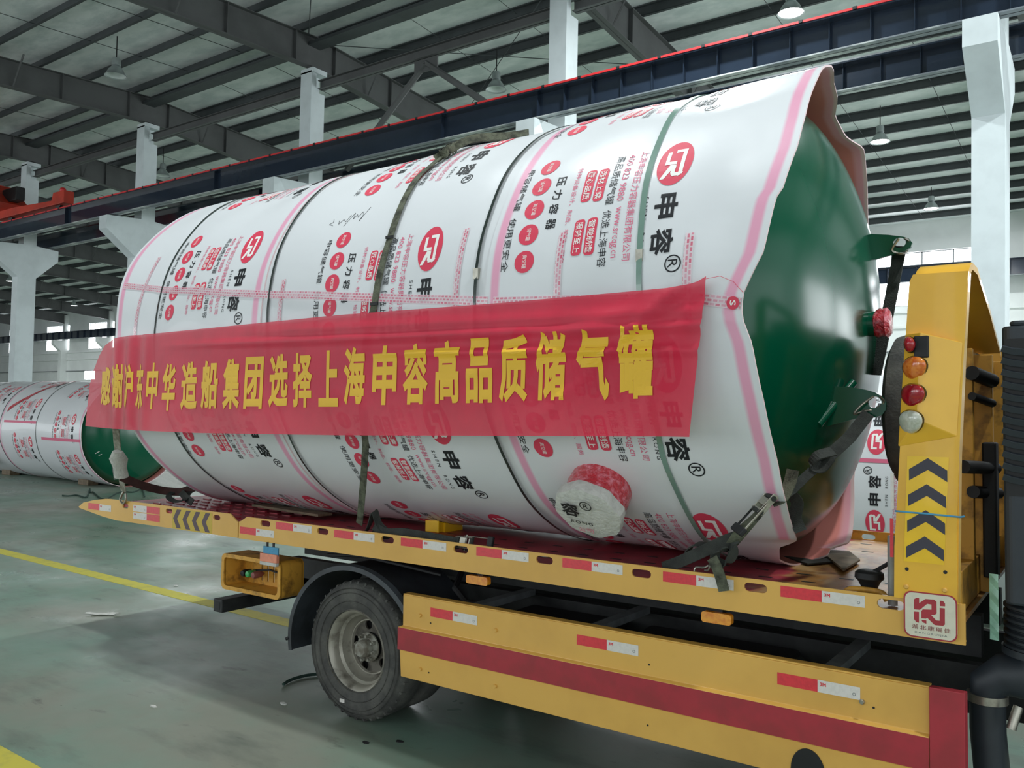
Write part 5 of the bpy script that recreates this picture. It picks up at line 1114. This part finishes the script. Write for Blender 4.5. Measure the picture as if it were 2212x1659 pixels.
# ------------------------------------------------------------------ the two other tanks
zero = lambda x, a: 0.0*np.asarray(x, float)*np.asarray(a, float)
def other_tank(label, cx, cy, R, length, ends, rings, blocks, name='wrapped_tank', mir=1, face='right'):
    t = Thing(name, label, 'tank', (cx-length/2, cy, 0), 'W')
    mb = MB(); mb.lathe([(R-.02, -length), (R-.02, -.25)], (cx, cy, R), 'x', 72); t.part('shell', mb, 'green', smooth=60)
    t.part('domed_head', head(cx-.35, .62, R-.02, cy, R, 1), 'green', smooth=60, label='glossy dark green domed end')
    t.part('domed_head', head(cx-length+.1, .5, R-.02, cy, R, -1), 'green', smooth=60)
    ms = []
    dd = lambda x, a: .006*np.sin(3*x+2*a)+.004*np.sin(9*a-2*x)+0*x
    xs = [cx-length]+rings+[cx]
    for i in range(len(xs)-1):
        lap = .1 if i else 0
        ms.append(t.part('wrap_mat', sheet(lambda a, v=xs[i]-lap: v, lambda a, v=xs[i+1]: v, R+.004*(i % 2), dd, cy, R, 'b', 16, 90), MATS, smooth=60))
    for (x0, an, mi) in blocks:
        place_print(t, ms[mi], PA, 'printed_logo', x0, rad(an), R+.004*(mi % 2), dd, cy, R, mir, .004)
        place_print(t, ms[mi], PB, 'printed_text', x0, rad(an), R+.004*(mi % 2), dd, cy, R, mir, .004)['kind'] = 'stuff'
    for x in rings:
        t.part('packing_band', hoop(x-.12, R+.006, dd, cy, R, .02, .02, 100), 'band', smooth=40)
    return t, dd, ms
X2, Y2, R2 = -20.3, 11.75, 1.34
t2, dd2, ms2 = other_tank('wrapped green-ended tank lying on the floor behind the truck at the left', X2, Y2, R2, 7.2, None, [X2-6.0, X2-4.2, X2-2.15],
    [(X2-.42, an, 3) for an in (28, 75, 118)]+[(X2-2.6, an, 2) for an in (10, 57, 102)]+[(X2-4.65, an, 1) for an in (35, 80)])
pt = [(x, rad(97)) for x in np.linspace(X2-1.95, X2-.05, 30)]; t2.part('seam_tape', tape(pt, .08, R2+.006, dd2, .004), 'red_tape') if False else None
mb = MB(); P = [[surf(np.array([x]), np.array([rad(a)]), .004, R2+.006, dd2, Y2, R2)[0].tolist() for a in (95.5, 98.5)] for x in np.linspace(X2-1.95, X2-.03, 24)]; mb.grid(P); t2.part('seam_tape', mb, 'print_pink', ms2[3])
mb = MB(); P = [[surf(np.array([x]), np.array([rad(a)]), .004, R2+.003, dd2, Y2, R2)[0].tolist() for a in (79, 81.5)] for x in np.linspace(X2-4.1, X2-2.25, 24)]; mb.grid(P); t2.part('seam_tape', mb, 'print_pink', ms2[2])
mb = MB(); P = []
for i, x in enumerate(np.linspace(X2-4.1, X2-2.5, 20)):
    a = 14+52*((X2-2.5-x)/1.6)**.8; P.append([surf(np.array([x]), np.array([rad(a+da)]), .006, R2+.004, dd2, Y2, R2)[0].tolist() for da in (-2.5, 3.5)])
mb.grid(P); t2.part('red_film_strip', mb, 'red_tape', ms2[2])
q = surf(np.array([X2-5.2]), np.array([rad(122)]), .0, R2, dd2, Y2, R2)[0]; dv = np.array([0, -.8, -.3])
mb = MB(); mb.tube([q-dv*.1, q+dv*.2], .2, 18); mb.tube([q+dv*.2, q+dv*.34], [.22, .2], 14); t2.part('side_nozzle', mb, 'red_tape', smooth=50)
for x, w_ in ((X2-1.2, .5), (X2-5.5, .5)):
    p = W(95, 1040, 2, .05); c_ = MB(); c_.box(x-w_/2, x+w_/2, Y2-.62, Y2-.35, 0, .14); single('timber_chock', c_, 'cardboard', 'timber wedge under the floor tank, '+('nearer its green end' if x > X2-3 else 'toward its far end'), 'timber', (x, Y2-.5, 0), 'W', 'timber wedges under the floor tank', bevel=.01)
fl = Flat(); 
mb = MB()
for (dy, dz, L_) in ((.06, .06, .5), (-.02, -.05, .35), (.05, -.10, .5)):
    pass
a0 = W(206, 980, 0, X2+.05); a1 = W(237, 962, 0, X2+.08); a2 = W(240, 973, 0, X2+.08); a3 = W(213, 984, 0, X2+.06)
mb.tube([a0, a1], .008, 4); mb.tube([a1, a2], .008, 4); mb.tube([a2, a3], .008, 4); t2.part('chalk_mark', mb, 'strip_white')
# third wrapped tank beyond the truck's headboard
X3, Y3, R3 = 3.4, 10.6, 1.34
t3, dd3, ms3 = other_tank('wrapped tank beyond the deck front, seen between the green dome and the yellow post', X3, Y3, R3, 7.6, None, [X3-4.6, X3-2.6], [], face='right')
mb = MB(); P = [[surf(np.array([x]), np.array([rad(a)]), .004, R3+.003, dd3, Y3, R3)[0].tolist() for a in (75.2, 77)] for x in np.linspace(X3-7.5, X3-4.6, 30)]; mb.grid(P); t3.part('seam_tape', mb, 'print_pink', ms3[0])
for an in (67.4, 103.7):
    place_print(t3, ms3[0], PA, 'printed_logo', -2.055, rad(an), R3, dd3, Y3, R3, -1, .004); place_print(t3, ms3[0], PB, 'printed_text', -2.055, rad(an), R3, dd3, Y3, R3, -1, .004)['kind'] = 'stuff'
    place_print(t3, ms3[2], PA, 'printed_logo', 1.2, rad(an), R3, dd3, Y3, R3, -1, .004); place_print(t3, ms3[2], PB, 'printed_text', 1.2, rad(an), R3, dd3, Y3, R3, -1, .004)['kind'] = 'stuff'

# ------------------------------------------------------------------ litter on the floor
def patch(px, py, name, label, cat, m_, s, r=.02, n=9):
    c = W(px, py, 2, 0); mb = MB(); rr = random.Random(px); top = []
    for k in range(n):
        a = 2*PI*k/n; top.append((c[0]+s[0]*math.cos(a)*rr.uniform(.7, 1.1), c[1]+s[1]*math.sin(a)*rr.uniform(.6, 1.1), .004+rr.uniform(0, r)))
    bot = [(p[0], p[1], 0.0) for p in top]
    mb.add([(c[0], c[1], r*1.3)]+top+bot, [(0, 1+k, 1+(k+1) % n) for k in range(n)]+[(1+k, 1+n+k, 1+n+(k+1) % n, 1+(k+1) % n) for k in range(n)])
    single(name, mb, m_, label, cat, (c[0], c[1], 0), 'W')
c = W(222, 1328, 2, 0)
mb = MB(); P = []
for i, x in enumerate(np.linspace(-.16, .16, 9)):
    P.append([(c[0]+x*.8+y_*.2, c[1]+x*.5+y_, .004+.03*abs(math.sin(9*x+y_*30))*(1-abs(y_)/.07)) for y_ in (-.06*(1-abs(x)*3), -.02, .02, .06*(1-abs(x)*3))])
mb.grid(P); single('paper_scrap', mb, 'cloth_white', 'crumpled white paper scrap on the floor left of the truck shadow', 'scrap', (c[0], c[1], 0), 'W')
for (px, py, lb) in ((380, 1266, 'tiny white paper bit on the floor near the yellow line'), (332, 1527, 'tiny white paper bit on the open floor at lower left'), (613, 1521, 'tiny white paper bit beside the truck wheel shadow')):
    patch(px, py, 'paper_bit', lb, 'scrap', 'cloth_white', (.035, .018), .006)
for (px, py, lb) in ((863, 1602, 'dark oil drop before the skirt, larger one'), (790, 1604, 'dark oil drop before the skirt, small and left')):
    patch(px, py, 'oil_drop', lb, 'stain', 'black', (.03, .02), .002)
mb = MB(); pts = []
for k in range(60):
    t_ = k/59; pts.append(tuple(W(135+170*t_+18*math.sin(9*t_), 1066+8*math.sin(13*t_)+4*math.cos(31*t_), 2, .02)))
mb.tube(pts, .016, 5); single('green_rope', mb, 'rope', 'dark green rope lying loosely on the floor below the floor tank', 'rope', (pts[0][0], pts[0][1], 0), 'W')
mb = MB(); pts = [tuple(W(px, py, 2, .015)) for px, py in ((612, 1478), (625, 1470), (645, 1463), (668, 1458), (700, 1455))]
mb.tube(spline(pts, 5), .012, 5); single('wire_offcut', mb, 'rope', 'short curved wire offcut on the floor by the rear wheel', 'wire', tuple(W(640, 1465, 2, 0)), 'W')
mb = MB(); mb.grid([[tuple(W(px, py, 2, .01+.02*((i+j) % 2))) for j, px in enumerate((320, 350, 385, 420, 445))] for i, py in enumerate((1018, 1032, 1046, 1060))])
single('clear_plastic_film', mb, 'cloth_white', 'crumpled clear plastic film on the floor between the two tanks', 'film', tuple(W(385, 1045, 2, 0)), 'W')
bpy.context.view_layer.update()
